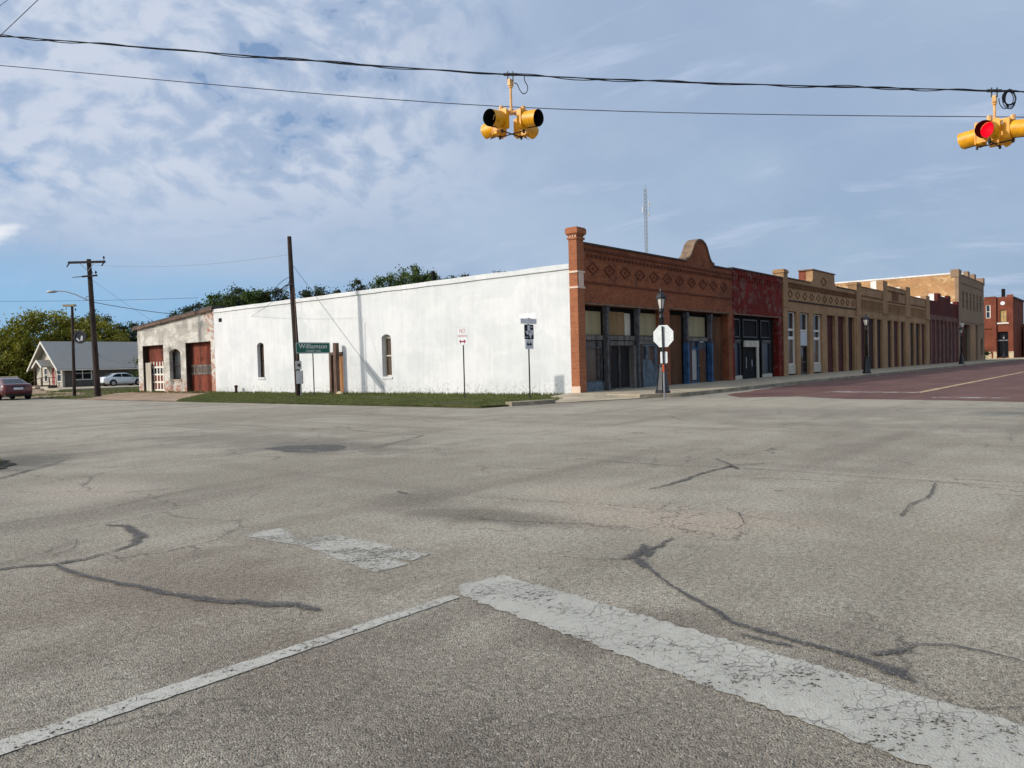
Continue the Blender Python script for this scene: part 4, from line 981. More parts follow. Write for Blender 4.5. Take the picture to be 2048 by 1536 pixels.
# ================================================================== 7. far red block that closes the street, and its low neighbour
FX = 165.0
b7 = thing('far_red_block', (FX, 20, 0), 'sunlit two storey red brick block closing the far end of the brick street', 'commercial building')
front_l = [[(17.9, -.02), (30.5, -.02), (30.5, 11.05), (22.4, 11.05), (22.4, 11.42), (20.8, 11.42), (20.8, 11.25), (18.9, 11.25), (18.9, 11.6), (17.9, 11.6)]]
MB().prism(front_l + [rect(18.7, 20.35, .35, 4.95), rect(18.95, 19.95, 6.7, 8.9), rect(21.4, 22.2, 7.5, 9.95), rect(22.75, 23.3, 6.3, 9.0), rect(24.6, 25.3, 6.3, 9.0)], 'YZ', FX, FX + .4).build('front_wall', 'brick_far', b7)
MB().box(FX + .4, FX + 16, 17.92, 30.4, -.02, 10.9).build('building_body', 'brick_far', b7)
MB().box(FX + .01, FX + 16.1, 17.7, 17.915, 10.9, 11.2).build('side_coping', 'coping_dark', b7)
pp = MB(); pp.box(FX - .35, FX - .001, 17.9, 18.55, -.02, 11.5); pp.box(FX - .35, FX - .001, 20.5, 21.1, -.02, 11.4); pp.box(FX - .2, FX - .001, 21.2, 30.4, 5.55, 5.75); pp.build('pilaster', 'brick_far', b7)
bs = MB(); bs.box(FX - .42, FX - .36, 17.85, 18.6, -.02, 1.35); bs.box(FX - .42, FX - .36, 20.45, 30.4, -.02, 1.35); bs.build('stone_base', 'stone', b7)
bx('lintel', 'white_paint', b7, FX - .15, FX - .002, 18.6, 20.45, 6.35, 6.62)
MB().lathe([(.36, -.04), (.36, .04)], (FX - .04, 19.5, 10.1), 16, Matrix.Rotation(math.pi / 2, 4, 'Y')).build('round_vent', 'sign_white', b7)
wo = MB().prism([rect(18.95, 19.95, 6.7, 8.9), rect(19.02, 19.42, 6.8, 7.75), rect(19.48, 19.88, 6.8, 7.75), rect(19.02, 19.42, 7.85, 8.8), rect(19.48, 19.88, 7.85, 8.8)], 'YZ', FX + .18, FX + .24).build('window', 'board_cream', b7)
MB().box(FX + .245, FX + .255, 18.97, 19.93, 6.75, 8.85).build('pane', 'glass_curtain', wo)
wo = MB().prism([rect(21.4, 22.2, 7.5, 9.95), rect(21.55, 22.05, 7.6, 8.65), rect(21.55, 22.05, 8.75, 9.85)], 'YZ', FX + .1, FX + .2).build('window', 'white_paint', b7)
MB().box(FX + .21, FX + .22, 21.45, 22.15, 7.55, 9.9).build('pane', 'glass_blue', wo)
for a in (22.75, 24.6): MB().box(FX + .2, FX + .25, a, a + .7, 6.3, 9.0).build('window', 'glass', b7)
MB().box(FX + .3, FX + .35, 18.7, 20.35, .3, 4.95).build('dark_entrance', 'glass', b7)
MB().box(FX + .2, FX + .29, 18.7, 20.35, 3.3, 3.45).build('transom_bar', 'steel', b7)
ch = MB(); ch.box(FX + 3, FX + 3.6, 19.5, 20.05, 10.9, 12.9); ch.build('chimney', 'black_wood', b7)
b8 = thing('low_brick_store', (FX + 12, 12, 0), 'low red brick store with grey shop front beside the far red block', 'store building')
MB().prism([[(8.0, -.02), (17.6, -.02), (17.6, 6.5), (8.0, 6.5)], rect(11.5, 13.2, .1, 3.2), rect(13.8, 17.0, .8, 3.4)], 'YZ', FX + 12, FX + 12.4).build('front_wall', 'brick_far', b8)
MB().box(FX + 12.4, FX + 30, 8.0, 17.6, -.02, 6.2).build('building_body', 'brick_darkred', b8)
MB().box(FX + 11.9, FX + 12.5, 7.9, 17.65, 6.501, 6.7).build('parapet_coping', 'white_paint', b8)
wo = MB().prism([rect(13.8, 17.0, .8, 3.4), rect(13.95, 15.3, .9, 3.3), rect(15.45, 16.85, .9, 3.3)], 'YZ', FX + 12.1, FX + 12.2).build('shop_window', 'steel', b8)
MB().box(FX + 12.21, FX + 12.22, 13.85, 16.95, .85, 3.35).build('pane', 'glass_grey', wo)
MB().box(FX + 12.2, FX + 12.25, 11.5, 13.2, .1, 3.2).build('shop_door', 'glass_grey', b8)
fwk = MB(); fwk.box(FX - 5, FX + 28, 6.0, 31, -.02, .15); struct(fwk.build('far_sidewalk', 'concrete'))
for i, y in enumerate((20.9, 22.4)):
    o = MB().lathe([(.14, .15), (.14, 1.25), (.1, 1.32), (.02, 1.34)], (FX - 2.2, y, 0), 10).build('bollard', 'garage_red')
    tag(o, 'short rust red post in front of the far red block', 'bollard', 'posts before the far red block')

# ================================================================== 8. old garage with red doors
g = thing('old_garage', (28, 54.8, 0), 'peeling brick garage with sloping roof and two red sliding doors', 'garage')
gd1, gw, gd2 = (56.35, 59.65), (53.85, 55.5), (49.65, 53.1)
MB().prism([[(49.17, -.03), (60.4, -.03), (60.4, 4.98), (49.17, 5.78)], rect(*gd1, .08, 3.58), arch(*gw, .98, 3.22, .28), rect(*gd2, .08, 3.58)], 'YZ', WX, WX + .5).build('front_wall', 'garage_wall', g)
rf = MB(); rf.prism([[(49.0, 5.82), (60.75, 4.98), (60.75, 5.12), (49.0, 5.98)]], 'YZ', WX - .18, 44); rf.build('roof', 'roof_tar', g)
bx('eave_board', 'grey_wood', g, WX - .21, WX - .185, 49.1, 60.7, 4.86, 4.87)
fb = MB(); fb.prism([[(49.05, 5.66), (60.78, 4.82), (60.78, 5.0), (49.05, 5.84)]], 'YZ', WX - .215, WX - .182); fb.build('fascia', 'fiber_brown', g)
MB().box(28.52, 43.8, 49.2, 60.3, -.02, 4.7).build('building_body', 'garage_wall', g)
def gdoor(ya, yb, picket):
    d = WX + .42
    o = MB().box(d, d + .06, ya - .02, yb + .02, .1, 3.6).build('garage_door', 'garage_red', g)
    rows = [.12, .72, 1.30, 1.86] if picket else [1.30, 1.86]
    rl = MB()
    for z in rows: rl.box(d - .035, d - .001, ya + .02, yb - .02, z, z + .13)
    rl.build('rail', 'white_paint' if picket else 'grey_wood', o)
    n = 7; st = (yb - ya) / n
    mu = MB()
    for i in range(n + 1):
        y = ya + i * st
        if picket:
            for z0, z1 in ((.25, .719), (.85, 1.299), (1.43, 1.859), (1.99, 2.34)): mu.box(d - .03, d - .002, y - .07, y + .07, z0, z1)
        else: mu.box(d - .03, d - .002, y - .035, y + .035, 1.43, 1.859)
    mu.build('muntin', 'white_paint' if picket else 'grey_wood', o)
    MB().box(d - .012, d - .0005, ya + (.8 if picket else .02), yb - .02, 1.431, 1.858).build('pane', 'glass' if picket else 'glass_brown', o)
    if picket: MB().box(d - .026, d - .013, ya + .08, ya + .8, 1.431, 1.858).build('white_board', 'white_paint', o)
    sl = MB()
    for z in (2.45, 3.0): sl.box(d - .015, d - .001, ya + .02, yb - .02, z, z + .06)
    sl.build('batten', 'garage_red', o)
gdoor(*gd1, True); gdoor(*gd2, False)
for ya, yb in (gd1, gd2):
    bx('jamb_shade', 'charred_and_shade', g, WX + .03, WX + .42, yb - .04, yb - .002, .09, 3.54); bx('head_shade', 'charred_and_shade', g, WX + .03, WX + .42, ya + .002, yb - .002, 3.541, 3.578)  # dark strips that paint the shade inside the door recesses
bx('leaning_board', 'dirty_white', g, WX + .15, WX + .2, 58.75, 59.6, .08, 2.28)
wo = MB().prism([arch(gw[0], gw[1], .98, 3.22, .28), rect(gw[0] + .1, gw[1] - .1, 1.08, 1.95), rect(gw[0] + .1, gw[1] - .1, 2.05, 2.9)], 'YZ', WX + .26, WX + .34).build('window', 'charred_and_shade', g)
MB().box(WX + .345, WX + .355, gw[0] + .05, gw[1] - .05, 1.0, 3.0).build('pane', 'glass_grey', wo)
bx('sill', 'concrete', wo, WX - .06, WX + .25, gw[0] - .05, gw[1] + .05, .88, .975)

# ================================================================== 9. grey house
h = thing('grey_house', (34, 97, 0), 'single storey grey house with grey ribbed metal roof, white gable trim and small porch', 'house')
HX0, HX1, HY0, HY1, HE, HR = 34.0, 54.0, 93.5, 101.1, 2.52, 5.35
HM = (HY0 + HY1) / 2
MB().prism([[(HY0, 0), (HY1, 0), (HY1, HE), (HM, HR - .12), (HY0, HE)]], 'YZ', HX0, HX0 + .15).build('gable_wall', 'siding_cream', h)
MB().box(HX0 + .15, HX1, HY0, HY0 + .15, 0, HE).build('long_wall', 'siding_shaded', h)
MB().box(HX0 + .15, HX1, HY1 - .15, HY1, 0, HE).build('rear_wall', 'siding_shaded', h)
sl_ = (HR - HE) / (HM - HY0)
rf = MB()
for s in (-1, 1):
    e = HM + s * (HM - HY0 + .55); ze = HR - sl_ * (HM - HY0 + .55)
    rf.prism([[(HM, HR), (e, ze), (e, ze + .09), (HM, HR + .09)]], 'YZ', HX0 - .75, HX1)
ro = rf.build('roof', 'metal_roof', h)
for s in (-1, 1):
    e = HM + s * (HM - HY0 + .60); ze = HR - sl_ * (HM - HY0 + .60)
    MB().prism([[(HM, HR + .10), (e, ze + .10), (e, ze - .14), (HM, HR - .16)]], 'YZ', HX0 - .84, HX0 - .752).build('gable_trim', 'white_paint', h)
MB().tube([(38.5, 94.9, 3.4), (38.5, 94.9, 4.05)], .09).build('vent_pipe', 'steel', ro)
MB().tube([(46.5, 95.6, 3.9), (46.5, 95.6, 4.5)], .12).build('vent_pipe', 'steel', ro)
bx('eave_board', 'white_paint', h, HX0 - .75, HX1, HY0 - .60, HY0 - .57, 2.02, 2.14)
bx('corner_board', 'siding_cream', h, HX0 - .03, HX0 + .18, HY0 - .03, HY0 - .003, 0, HE)
MB().tube([(HX0 - .1, HY0 - .12, .05), (HX0 - .1, HY0 - .12, 2.0)], .06).build('downpipe', 'white_paint', h)
fo = MB().prism([rect(35.05, 37.1, .9, 2.45), rect(35.16, 36.03, 1.0, 1.66), rect(36.11, 36.98, 1.0, 1.66), rect(35.16, 36.03, 1.72, 2.35), rect(36.11, 36.98, 1.72, 2.35)], 'XZ', HY0 - .06, HY0 - .004).build('window', 'white_paint', h)
MB().box(35.1, 37.05, HY0 - .02, HY0 - .006, .95, 2.4).build('pane', 'glass', fo)
fo = MB().prism([rect(44.6, 46, .95, 2.4), rect(44.7, 45.9, 1.05, 2.3)], 'XZ', HY0 - .06, HY0 - .004).build('window', 'white_paint', h); MB().box(44.65, 45.95, HY0 - .02, HY0 - .006, 1.0, 2.35).build('pane', 'glass', fo)
for ya, yb in ((93.75, 95.0), (97.7, 98.7)):
    fo = MB().prism([rect(ya, yb, .75, 2.42), rect(ya + .12, yb - .12, .87, 1.55), rect(ya + .12, yb - .12, 1.63, 2.3)], 'YZ', HX0 - .06, HX0 - .004).build('window', 'white_paint', h)
    MB().box(HX0 - .02, HX0 - .006, ya + .06, yb - .06, .8, 2.36).build('pane', 'glass_blue', fo)
do = MB().box(HX0 - .05, HX0 - .004, 95.5, 96.4, .45, 2.35).build('front_door', 'door_red', h)
MB().prism([rect(95.36, 96.54, .4, 2.5), rect(95.49, 96.41, .44, 2.36)], 'YZ', HX0 - .08, HX0 - .052).build('frame', 'white_paint', do)
# porch with its own little gable roof, deck, posts and rails
pr = MB()
for s in (-1, 1): pr.prism([[(96.6, 3.22), (96.6 + s * 1.3, 2.46), (96.6 + s * 1.3, 2.54), (96.6, 3.3)]], 'YZ', 32.5, HX0 - .004)
po = pr.build('porch_roof', 'metal_roof', h)
for s in (-1, 1): MB().prism([[(96.6, 3.31), (96.6 + s * 1.35, 2.52), (96.6 + s * 1.35, 2.30), (96.6, 3.08)]], 'YZ', 32.42, 32.498).build('gable_trim', 'white_paint', po)
MB().box(32.3, HX0 - .06, 95.2, 98.0, .28, .42).build('porch_deck', 'fiber_brown', h)
for y in (95.5, 97.7): MB().box(32.56, 32.65, y - .045, y + .045, .42, 2.42).build('porch_post', 'fiber_brown', h)
rl = MB(); rl.box(32.35, HX0 - .1, 95.2, 95.26, 1.25, 1.31); rl.box(32.35, HX0 - .1, 95.2, 95.26, .78, .82); rl.box(32.35, 32.43, 95.18, 95.28, .42, 1.31); rl.box(33.2, 33.28, 95.18, 95.28, .42, 1.31)
rl.build('porch_rail', 'fiber_brown', h)
MB().tube([(32.3, 95.2, 1.28), (31.1, 95.1, .72)], .04).build('handrail', 'fiber_brown', h)
MB().tube([(31.1, 95.1, 0), (31.1, 95.1, .75)], .04).build('handrail_post', 'fiber_brown', h)
st = MB(); st.box(31.8, 32.3, 95.3, 96.6, 0, .28); st.box(31.3, 31.8, 95.3, 96.6, 0, .14); st.build('steps', 'concrete', h)
h.location.x += .9
fc = MB(); 
for y in np.arange(101.9, 112, .32): fc.box(33.2, 33.24, y, y + .3, 0, 1.55)
tag(fc.build('board_fence', 'grey_wood'), 'low grey board fence beyond the grey house', 'fence')

# ================================================================== cars
def make_car(name, loc, rot, paint, label, rear_glass):
    t = thing(name, loc, label, 'car'); t.rotation_euler = (0, 0, rot)
    t.location = (0, 0, 0); t.rotation_euler = (0, 0, 0)
    def ring(x, wb, zb, wm, zm, wt, zt):
        h = [(wb * .55, zb), (wb, zb + .05), (wm, zm - .14), (wm, zm), (wm * .985, zt - .10), (wt, zt - .02), (wt * .6, zt)]
        return [Vector((x, y, z)) for y, z in h] + [Vector((x, -y, z)) for y, z in h[::-1]]
    st = [(-2.34, .60, .36, .70, .62, .66, .86), (-2.27, .72, .26, .82, .62, .74, .99), (-2.0, .80, .22, .875, .62, .77, 1.05), (-1.4, .82, .20, .895, .62, .79, 1.03), (-.5, .82, .19, .905, .60, .80, .97), (.5, .82, .19, .905, .60, .80, .95), (1.1, .82, .19, .90, .60, .79, .93), (1.7, .80, .20, .88, .60, .74, .85), (2.1, .74, .23, .82, .58, .66, .76), (2.3, .60, .28, .68, .54, .52, .66)]
    b = MB(); b.loft([ring(*s) for s in st]); b.build('body', paint, t, smooth=True)
    lower = [(-1.95, .76, .99), (-1.0, .80, .97), (.2, .80, .955), (1.28, .76, .93)]
    rf = MB()
    rings = []
    for x, w, zl, wt, zt in ((-1.93, .74, 1.0, .70, 1.02), (-1.2, .80, .98, .60, 1.34), (-.75, .80, .97, .575, 1.42), (-.1, .80, .96, .575, 1.44), (.35, .80, .95, .57, 1.40), (1.3, .74, .92, .68, .94)):
        rings.append([Vector(p) for p in ((x, w, zl), (x, wt + .02, zt - .05), (x, wt - .08, zt), (x, -wt + .08, zt), (x, -wt - .02, zt - .05), (x, -w, zl))])
    rf.loft(rings); rf.build('roof', paint, t, smooth=False)
    for s in (1, -1):
        for poly, nm in (([(-1.42, 1.02), (-.40, 1.0), (-.40, 1.36), (-.78, 1.36), (-1.12, 1.26)], 'side_window'), ([(-.33, 1.0), (.92, .975), (.40, 1.30), (.22, 1.345), (-.33, 1.36)], 'side_window')):
            q = MB(); 
            def yy(z): return .80 + (z - .97) / (1.39 - .97) * (.595 - .80)
            q.face([(x, s * (yy(z) + .012), z) for x, z in poly]); q.build(nm, 'glass_car', t)
        lm = MB(); lm.box(-2.335, -2.2, s * .45 if s > 0 else -.79, .79 if s > 0 else -.45, .66, .86); lm.build('tail_light', 'tail_red', t, bevel=.03)
        hm = MB(); hm.box(2.0, 2.2, s * .42 if s > 0 else -.70, .70 if s > 0 else -.42, .60, .72); hm.build('headlight', 'glass_car_pale', t, bevel=.03)
        MB().box(.72, .92, .84 if s > 0 else -1.0, 1.0 if s > 0 else -.84, .94, 1.06).build('mirror', paint, t, bevel=.03)
        for x in (-1.38, 1.40):
            rt = Matrix.Rotation(math.pi / 2, 4, 'X')
            MB().lathe([(.40, -.02), (.40, .02)], (x, s * .885, .36), 20, rt).build('wheel_arch', 'plastic_black', t)
            wh = MB().lathe([(.26, -.10), (.31, -.11), (.325, -.07), (.325, .07), (.31, .11), (.26, .10)], (x, s * .83, .325), 20, rt).build('wheel', 'tyre', t, smooth=True)
            MB().lathe([(.22, -.085), (.21, .085 if s < 0 else -.085), (.05, .10)], (x, s * .865, .325), 14, rt).build('rim', 'rim', wh)
    MB().face([(-1.93, .60, 1.035), (-1.93, -.60, 1.035), (-1.22, -.50, 1.345), (-1.22, .50, 1.345)]).build('rear_window', rear_glass, t)
    MB().face([(1.26, .62, .965), (.40, .50, 1.395), (.40, -.50, 1.395), (1.26, -.62, .965)]).build('windscreen', 'glass_car', t)
    MB().box(-2.40, -2.15, -.78, .78, .40, .60).build('rear_bumper', paint, t, bevel=.05)
    MB().box(-2.36, -2.1, -.76, .76, .24, .40).build('bumper_skirt', 'plastic_black', t, bevel=.04)
    MB().box(2.1, 2.34, -.72, .72, .26, .52).build('front_bumper', paint, t, bevel=.06)
    MB().box(-2.352, -2.30, -.27, .27, .66, .80).build('number_plate', 'plate', t)
    MB().box(-2.36, -2.30, -.40, .40, .83, .88).build('boot_trim', 'rim' if paint == 'car_silver' else 'plastic_black', t)
    t.location = loc; t.rotation_euler = (0, 0, rot)
    return t
make_car('parked_car', (18.05, 57.75, 0), R(90), 'car_maroon', 'dark maroon sedan parked at the kerb, seen from behind', 'glass_car_pale')
make_car('parked_car', (39.05, 88.3, .16), R(2), 'car_silver', 'silver sedan parked on the drive along the grey house', 'glass_car')

# ================================================================== poles on the left side
def insul(mb, p):
    mb.lathe([(.02, 0), (.02, .12), (.06, .13), (.07, .2), (.03, .24), (.05, .27), (.02, .3)], p, 8)
ut = thing('utility_pole', (25.09, 35.60, 0), 'bare wooden utility pole with electric meter boxes in the grass by the white wall', 'utility pole')
MB().tube([(25.09, 35.60, -.05), (25.08, 35.67, 3), (25.05, 35.80, 6), (25.04, 35.88, 8.72)], [.165, .155, .135, .11], 12).build('shaft', 'pole_wood', ut)
U = Vector((25.09, 35.60, 0)) - Vector((math.cos(YAW), math.sin(YAW), 0)) * .17
def ubox(name, mat, along, z0, z1, w, d):
    m = MB(); c = U + RIGHT * along; rm = Matrix.Translation(c) @ Matrix.Rotation(math.atan2(RIGHT.y, RIGHT.x), 4, 'Z')
    m.box(-w / 2, w / 2, -d, .0, z0, z1, rm); return m.build(name, mat, ut, bevel=.012)
mtb = ubox('meter_box', 'tin', .12, 1.48, 1.93, .30, .14)
MB().lathe([(.09, 0), (.09, .06), (.06, .09)], U + RIGHT * .14 + Vector((-.11, -.09, 1.72)), 12, Matrix.Rotation(math.pi / 2, 4, 'X') ).build('meter_dial', 'glass_grey', mtb)
ubox('breaker_box', 'tin', .17, .70, 1.42, .34, .16)
MB().tube([U + RIGHT * .2 + Vector((0, 0, .0)), U + RIGHT * .2 + Vector((0, 0, .7))], .035).build('conduit', 'steel', ut)
MB().tube([U + RIGHT * .05 + Vector((0, 0, 1.9)), U + RIGHT * .02 + Vector((0, 0, 5.9))], .03).build('conduit', 'fiber_brown', ut)
MB().tube([(24.97, 35.6, 6.1), (24.72, 35.9, 6.05), (24.57, 36.08, 5.85), (24.37, 36.35, 5.80)], .035).build('wire_bracket', 'steel_dark', ut)
wl = MB(); q0 = Vector((24.99, 35.70, 6.55)); q1 = Vector((24.32, 36.4, 5.85))
for k_ in range(3):
    wl.tube([q0.lerp(q1, i / 8) - Vector((0, 0, (.28 + .12 * k_) * math.sin(math.pi * i / 8) * (1 if k_ else -.4))) for i in range(9)], .014, 5)
wl.build('drip_loop', 'wire', ut)

lp = thing('power_pole', (22.58, 54.73, 0), 'tall leaning wooden power pole with two crossarms and a curved street lamp arm', 'utility pole')
top = Vector((22.42, 54.93, 9.15)); bot = Vector((22.58, 54.73, -.05))
MB().tube([bot, bot.lerp(top, .5), top + Vector((0, 0, .12))], [.20, .175, .14], 12).build('shaft', 'pole_wood', lp)
def lpz(z): return bot.lerp(top, (z + .05) / 9.2)
am = MB(); a0 = lpz(9.05) - RIGHT * 1.32; a1 = lpz(9.05) + RIGHT * 1.18
off = Vector((-math.cos(YAW), -math.sin(YAW), 0)) * .16
rm = Matrix.Translation(lpz(9.05) + off) @ Matrix.Rotation(math.atan2(RIGHT.y, RIGHT.x), 4, 'Z')
am.box(-1.30, 1.18, -.055, .055, -.07, .08, rm); ao = am.build('crossarm', 'pole_wood', lp)
im = MB()
for s in (-1.22, 1.12): im.tube([lpz(9.05) + off + RIGHT * s, lpz(9.05) + off + RIGHT * (s - .2) - Vector((0, 0, .28))], [.05, .035], 7)
insul(im, lpz(9.14) + off + RIGHT * 1.1); im.build('insulator', 'black_iron', ao)
br = MB()
for s in (-.5, .5): br.tube([lpz(9.0) + off * 1.5 + RIGHT * s, lpz(8.45) + off * 1.2], .018, 5)
br.build('brace', 'steel', lp)
am = MB(); rm2 = Matrix.Translation(lpz(8.12) + off) @ Matrix.Rotation(math.atan2(RIGHT.y, RIGHT.x), 4, 'Z') @ Matrix.Rotation(R(-3), 4, 'Y')
am.box(-.42, .58, -.05, .05, -.055, .055, rm2); ao = am.build('crossarm', 'pole_wood', lp)
im = MB(); im.tube([lpz(8.12) + off - RIGHT * .4 - Vector((0, 0, .02)), lpz(8.08) + off - RIGHT * 1.1 - Vector((0, 0, .02))], [.035, .022], 6)
for s in (.22, .5): insul(im, lpz(8.17) + off + RIGHT * s)
im.build('insulator', 'black_iron', ao)
arm_pts = [lpz(6.45), lpz(6.62) - RIGHT * .45, lpz(6.95) - RIGHT * 1.1, lpz(7.16) - RIGHT * 1.75, lpz(7.2) - RIGHT * 2.35]
MB().tube(arm_pts, .035, 8).build('lamp_arm', 'steel', lp)
lh = MB(); c = lpz(7.18) - RIGHT * 2.62
lh.loft([[c + RIGHT * x + Vector((math.cos(YAW) * w * math.cos(a), math.sin(YAW) * w * math.cos(a), hgt * math.sin(a) - .02)) for a in [k_ * math.pi / 4 for k_ in range(8)]] for x, w, hgt in ((.33, .05, .05), (.15, .13, .09), (-.15, .16, .10), (-.33, .09, .05), (-.40, .02, .02))])
lh.build('lamp_head', 'tin', lp, smooth=True)
MB().tube([lpz(6.75) - RIGHT * .08, lpz(6.78) - RIGHT * .3, lpz(6.5) - RIGHT * .42], .02, 5).build('hook', 'steel_dark', lp)

p2 = thing('light_pole', (22.71, 58.93, 0), 'slim wooden pole with flat box light on top behind the leaning power pole', 'light pole')
MB().tube([(22.71, 58.93, -.05), (22.80, 58.93, 6.4)], [.115, .085], 10).build('shaft', 'pole_wood', p2)
lb = MB(); rm = Matrix.Translation(Vector((22.80, 58.93, 6.42)) - RIGHT * .18) @ Matrix.Rotation(math.atan2(RIGHT.y, RIGHT.x), 4, 'Z'); lb.box(-.42, .40, -.16, .16, -.04, .10, rm); lb.build('box_light', 'board_cream', p2)
rs_ = thing('round_sign', (22.9, 58.7, 4.2), 'round dark hanging sign with pale figure inside a ring on the slim wooden pole', 'sign')
rc = Vector((22.76, 58.80, 4.18)) + RIGHT * .46
fm = face_mtx(rc, (-math.cos(YAW) * .9 - .2, -math.sin(YAW) * .9, 0))
MB().lathe([(.37, -.05), (.47, -.05), (.47, .05), (.37, .05), (.37, -.05)], (0, 0, 0), 28, fm, cap=False).build('ring', 'black_iron', rs_)
MB().lathe([(.375, -.02), (.375, .02)], (0, 0, 0), 28, fm).build('disc', 'sign_black', rs_)
fg = MB(); fg.prism([[(.02, -.25), (.2, -.25), (.24, .05), (.12, .12), (.06, -.1)]], 'XY', .022, .03, fm); fg.prism([[(-.3, -.12), (-.1, -.3), (.0, -.28), (-.2, -.05)]], 'XY', .022, .03, fm); fg.build('figure', 'patch_grey', rs_)
MB().tube([Vector((22.77, 58.9, 4.66)), rc + Vector((0, 0, .46))], .03, 6).build('bracket', 'black_iron', rs_)

# things against the white wall
pw = MB(); pw.box(27.5, 27.74, 35.36, 35.60, -.05, 2.93); tag(pw.build('wooden_post', 'fiber_brown'), 'square brown wooden post standing before the doorway in the white wall', 'post')
pp = MB(); pp.tube([(27.62, 46.0, 0), (27.62, 46.0, .42)], .09, 10); pp.lathe([(.12, .42), (.12, .52), (.02, .56)], (27.62, 46.0, 0), 10); tag(pp.build('standpipe', 'charred_and_shade'), 'short dark capped standpipe at the foot of the white wall', 'pipe')
rk = MB()
for (x, y, r_) in ((27.4, 35.0, .17), (27.3, 34.72, .13)): rk.lathe([(r_ * .4, -.05), (r_, .06), (r_ * .8, r_ * .9), (r_ * .3, r_ * 1.15)], (x, y, 0), 7)
tag(rk.build('rubble', 'stone'), 'pale lumps of rubble at the foot of the wooden post', 'rubble'); bpy.data.objects['rubble']['kind'] = 'stuff'

# ================================================================== road signs
def arrow2(w, h_, t):
    a = h_; hw = w / 2
    return [(-hw, 0), (-hw + a, h_), (-hw + a, t), (hw - a, t), (hw - a, h_), (hw, 0), (hw - a, -h_), (hw - a, -t), (-hw + a, -t), (-hw + a, -h_)]
def rounded(w, h_, r, n=4):
    out = []
    for cx, cy, a0 in ((w / 2 - r, h_ / 2 - r, 0), (-w / 2 + r, h_ / 2 - r, 90), (-w / 2 + r, -h_ / 2 + r, 180), (w / 2 - r, -h_ / 2 + r, 270)):
        for i in range(n + 1):
            a = R(a0 + 90 * i / n); out.append((cx + r * math.cos(a), cy + r * math.sin(a)))
    return out
cs = thing('county_sign', (25.36, 34.55, 0), 'green county line sign reading Williamson on a thin steel post', 'road sign')
MB().tube([(25.36, 34.55, -.05), (25.35, 34.55, 2.6)], .03, 8).build('post', 'steel_dark', cs)
fm = face_mtx((25.35, 34.50, 2.615), (0, -1, 0))
MB().prism([rounded(2.22, .60, .05)], 'XY', -.006, .004, fm).build('panel', 'sign_green', cs)
MB().prism([rounded(2.18, .56, .05), rounded(2.13, .51, .04)], 'XY', .0042, .006, fm).build('border', 'sign_silver', cs)
text_obj('lettering', 'Williamson', .36, 'sign_silver', cs, fm @ Matrix.Translation((0, .085, .006)), sx=1.12, extrude=.003)
text_obj('small_lettering', 'COUNTY LINE', .15, 'sign_silver', cs, fm @ Matrix.Translation((0, -.165, .006)), sx=1.0)

ns = thing('no_parking_sign', (24.46, 22.68, 0), 'white sign with red lettering NO PARKING and a double arrow on a thin post', 'road sign')
MB().tube([(24.46, 22.68, -.05), (24.46, 22.68, 3.1)], .028, 8).build('post', 'steel_dark', ns)
nd = (-1, -.12, 0); fm = face_mtx(Vector((24.42, 22.68, 2.745)), nd)
MB().prism([rounded(.60, .79, .04)], 'XY', -.004, .004, fm).build('panel', 'sign_white', ns)
MB().prism([rounded(.585, .775, .04), rounded(.545, .735, .035)], 'XY', .0042, .006, fm).build('border', 'sign_grey', ns)
text_obj('lettering', 'NO', .27, 'sign_faded', ns, fm @ Matrix.Translation((0, .21, .006)), sx=.8)
text_obj('lettering', 'PARKING', .155, 'sign_faded', ns, fm @ Matrix.Translation((0, -.01, .006)), sx=.78)
MB().prism([arrow2(.36, .10, .03)], 'XY', .005, .008, fm @ Matrix.Translation((0, -.24, 0))).build('arrow', 'sign_red', ns)

rs = thing('route_sign', (24.96, 19.49, 0), 'black farm road 487 sign with state outline above a double arrow plate', 'road sign')
MB().tube([(24.96, 19.49, -.05), (24.96, 19.49, 3.55)], .03, 8).build('post', 'steel_dark', rs)
fm = face_mtx((24.96, 19.455, 2.775), (0, -1, 0))
MB().prism([rounded(.61, .61, .03)], 'XY', -.004, .004, fm).build('panel', 'sign_black', rs)
TX = [(-.10, .27), (.06, .27), (.06, .11), (.13, .08), (.22, .08), (.27, .06), (.275, -.03), (.255, -.08), (.17, -.13), (.12, -.19), (.13, -.27), (.06, -.25), (.02, -.17), (-.03, -.09), (-.08, -.08), (-.11, -.125), (-.17, -.08), (-.20, -.02), (-.255, .035), (-.10, .035)]
MB().prism([[(x * 1.02, y * 1.0) for x, y in TX]], 'XY', .0042, .007, fm).build('state_outline', 'sign_silver', rs)
text_obj('route_number', '487', .17, 'sign_black', rs, fm @ Matrix.Translation((.035, .0, .0072)), sx=.9, extrude=.001)
text_obj('lettering', 'FARM', .09, 'sign_silver', rs, fm @ Matrix.Translation((.185, .205, .006)), sx=.85)
text_obj('lettering', 'ROAD', .09, 'sign_silver', rs, fm @ Matrix.Translation((-.175, -.22, .006)), sx=.85)
f2 = face_mtx((24.96, 19.455, 2.27), (0, -1, 0))
MB().prism([rounded(.54, .38, .03)], 'XY', -.004, .004, f2).build('arrow_plate', 'sign_silver', rs)
MB().prism([arrow2(.36, .11, .032)], 'XY', .0042, .007, f2).build('arrow', 'sign_black', rs)
MB().prism([rounded(1.06, .21, .02)], 'XY', -.004, .004, face_mtx((24.93, 19.44, 3.21), (0, -1, 0))).build('name_blade', 'sign_silver', rs)
MB().prism([rounded(.92, .20, .02)], 'XY', -.004, .004, face_mtx((24.93, 19.5, 3.45), (-1, .06, 0))).build('name_blade', 'sign_white', rs)
MB().box(24.9, 25.02, 19.43, 19.55, 3.315, 3.345).build('bracket', 'steel', rs)

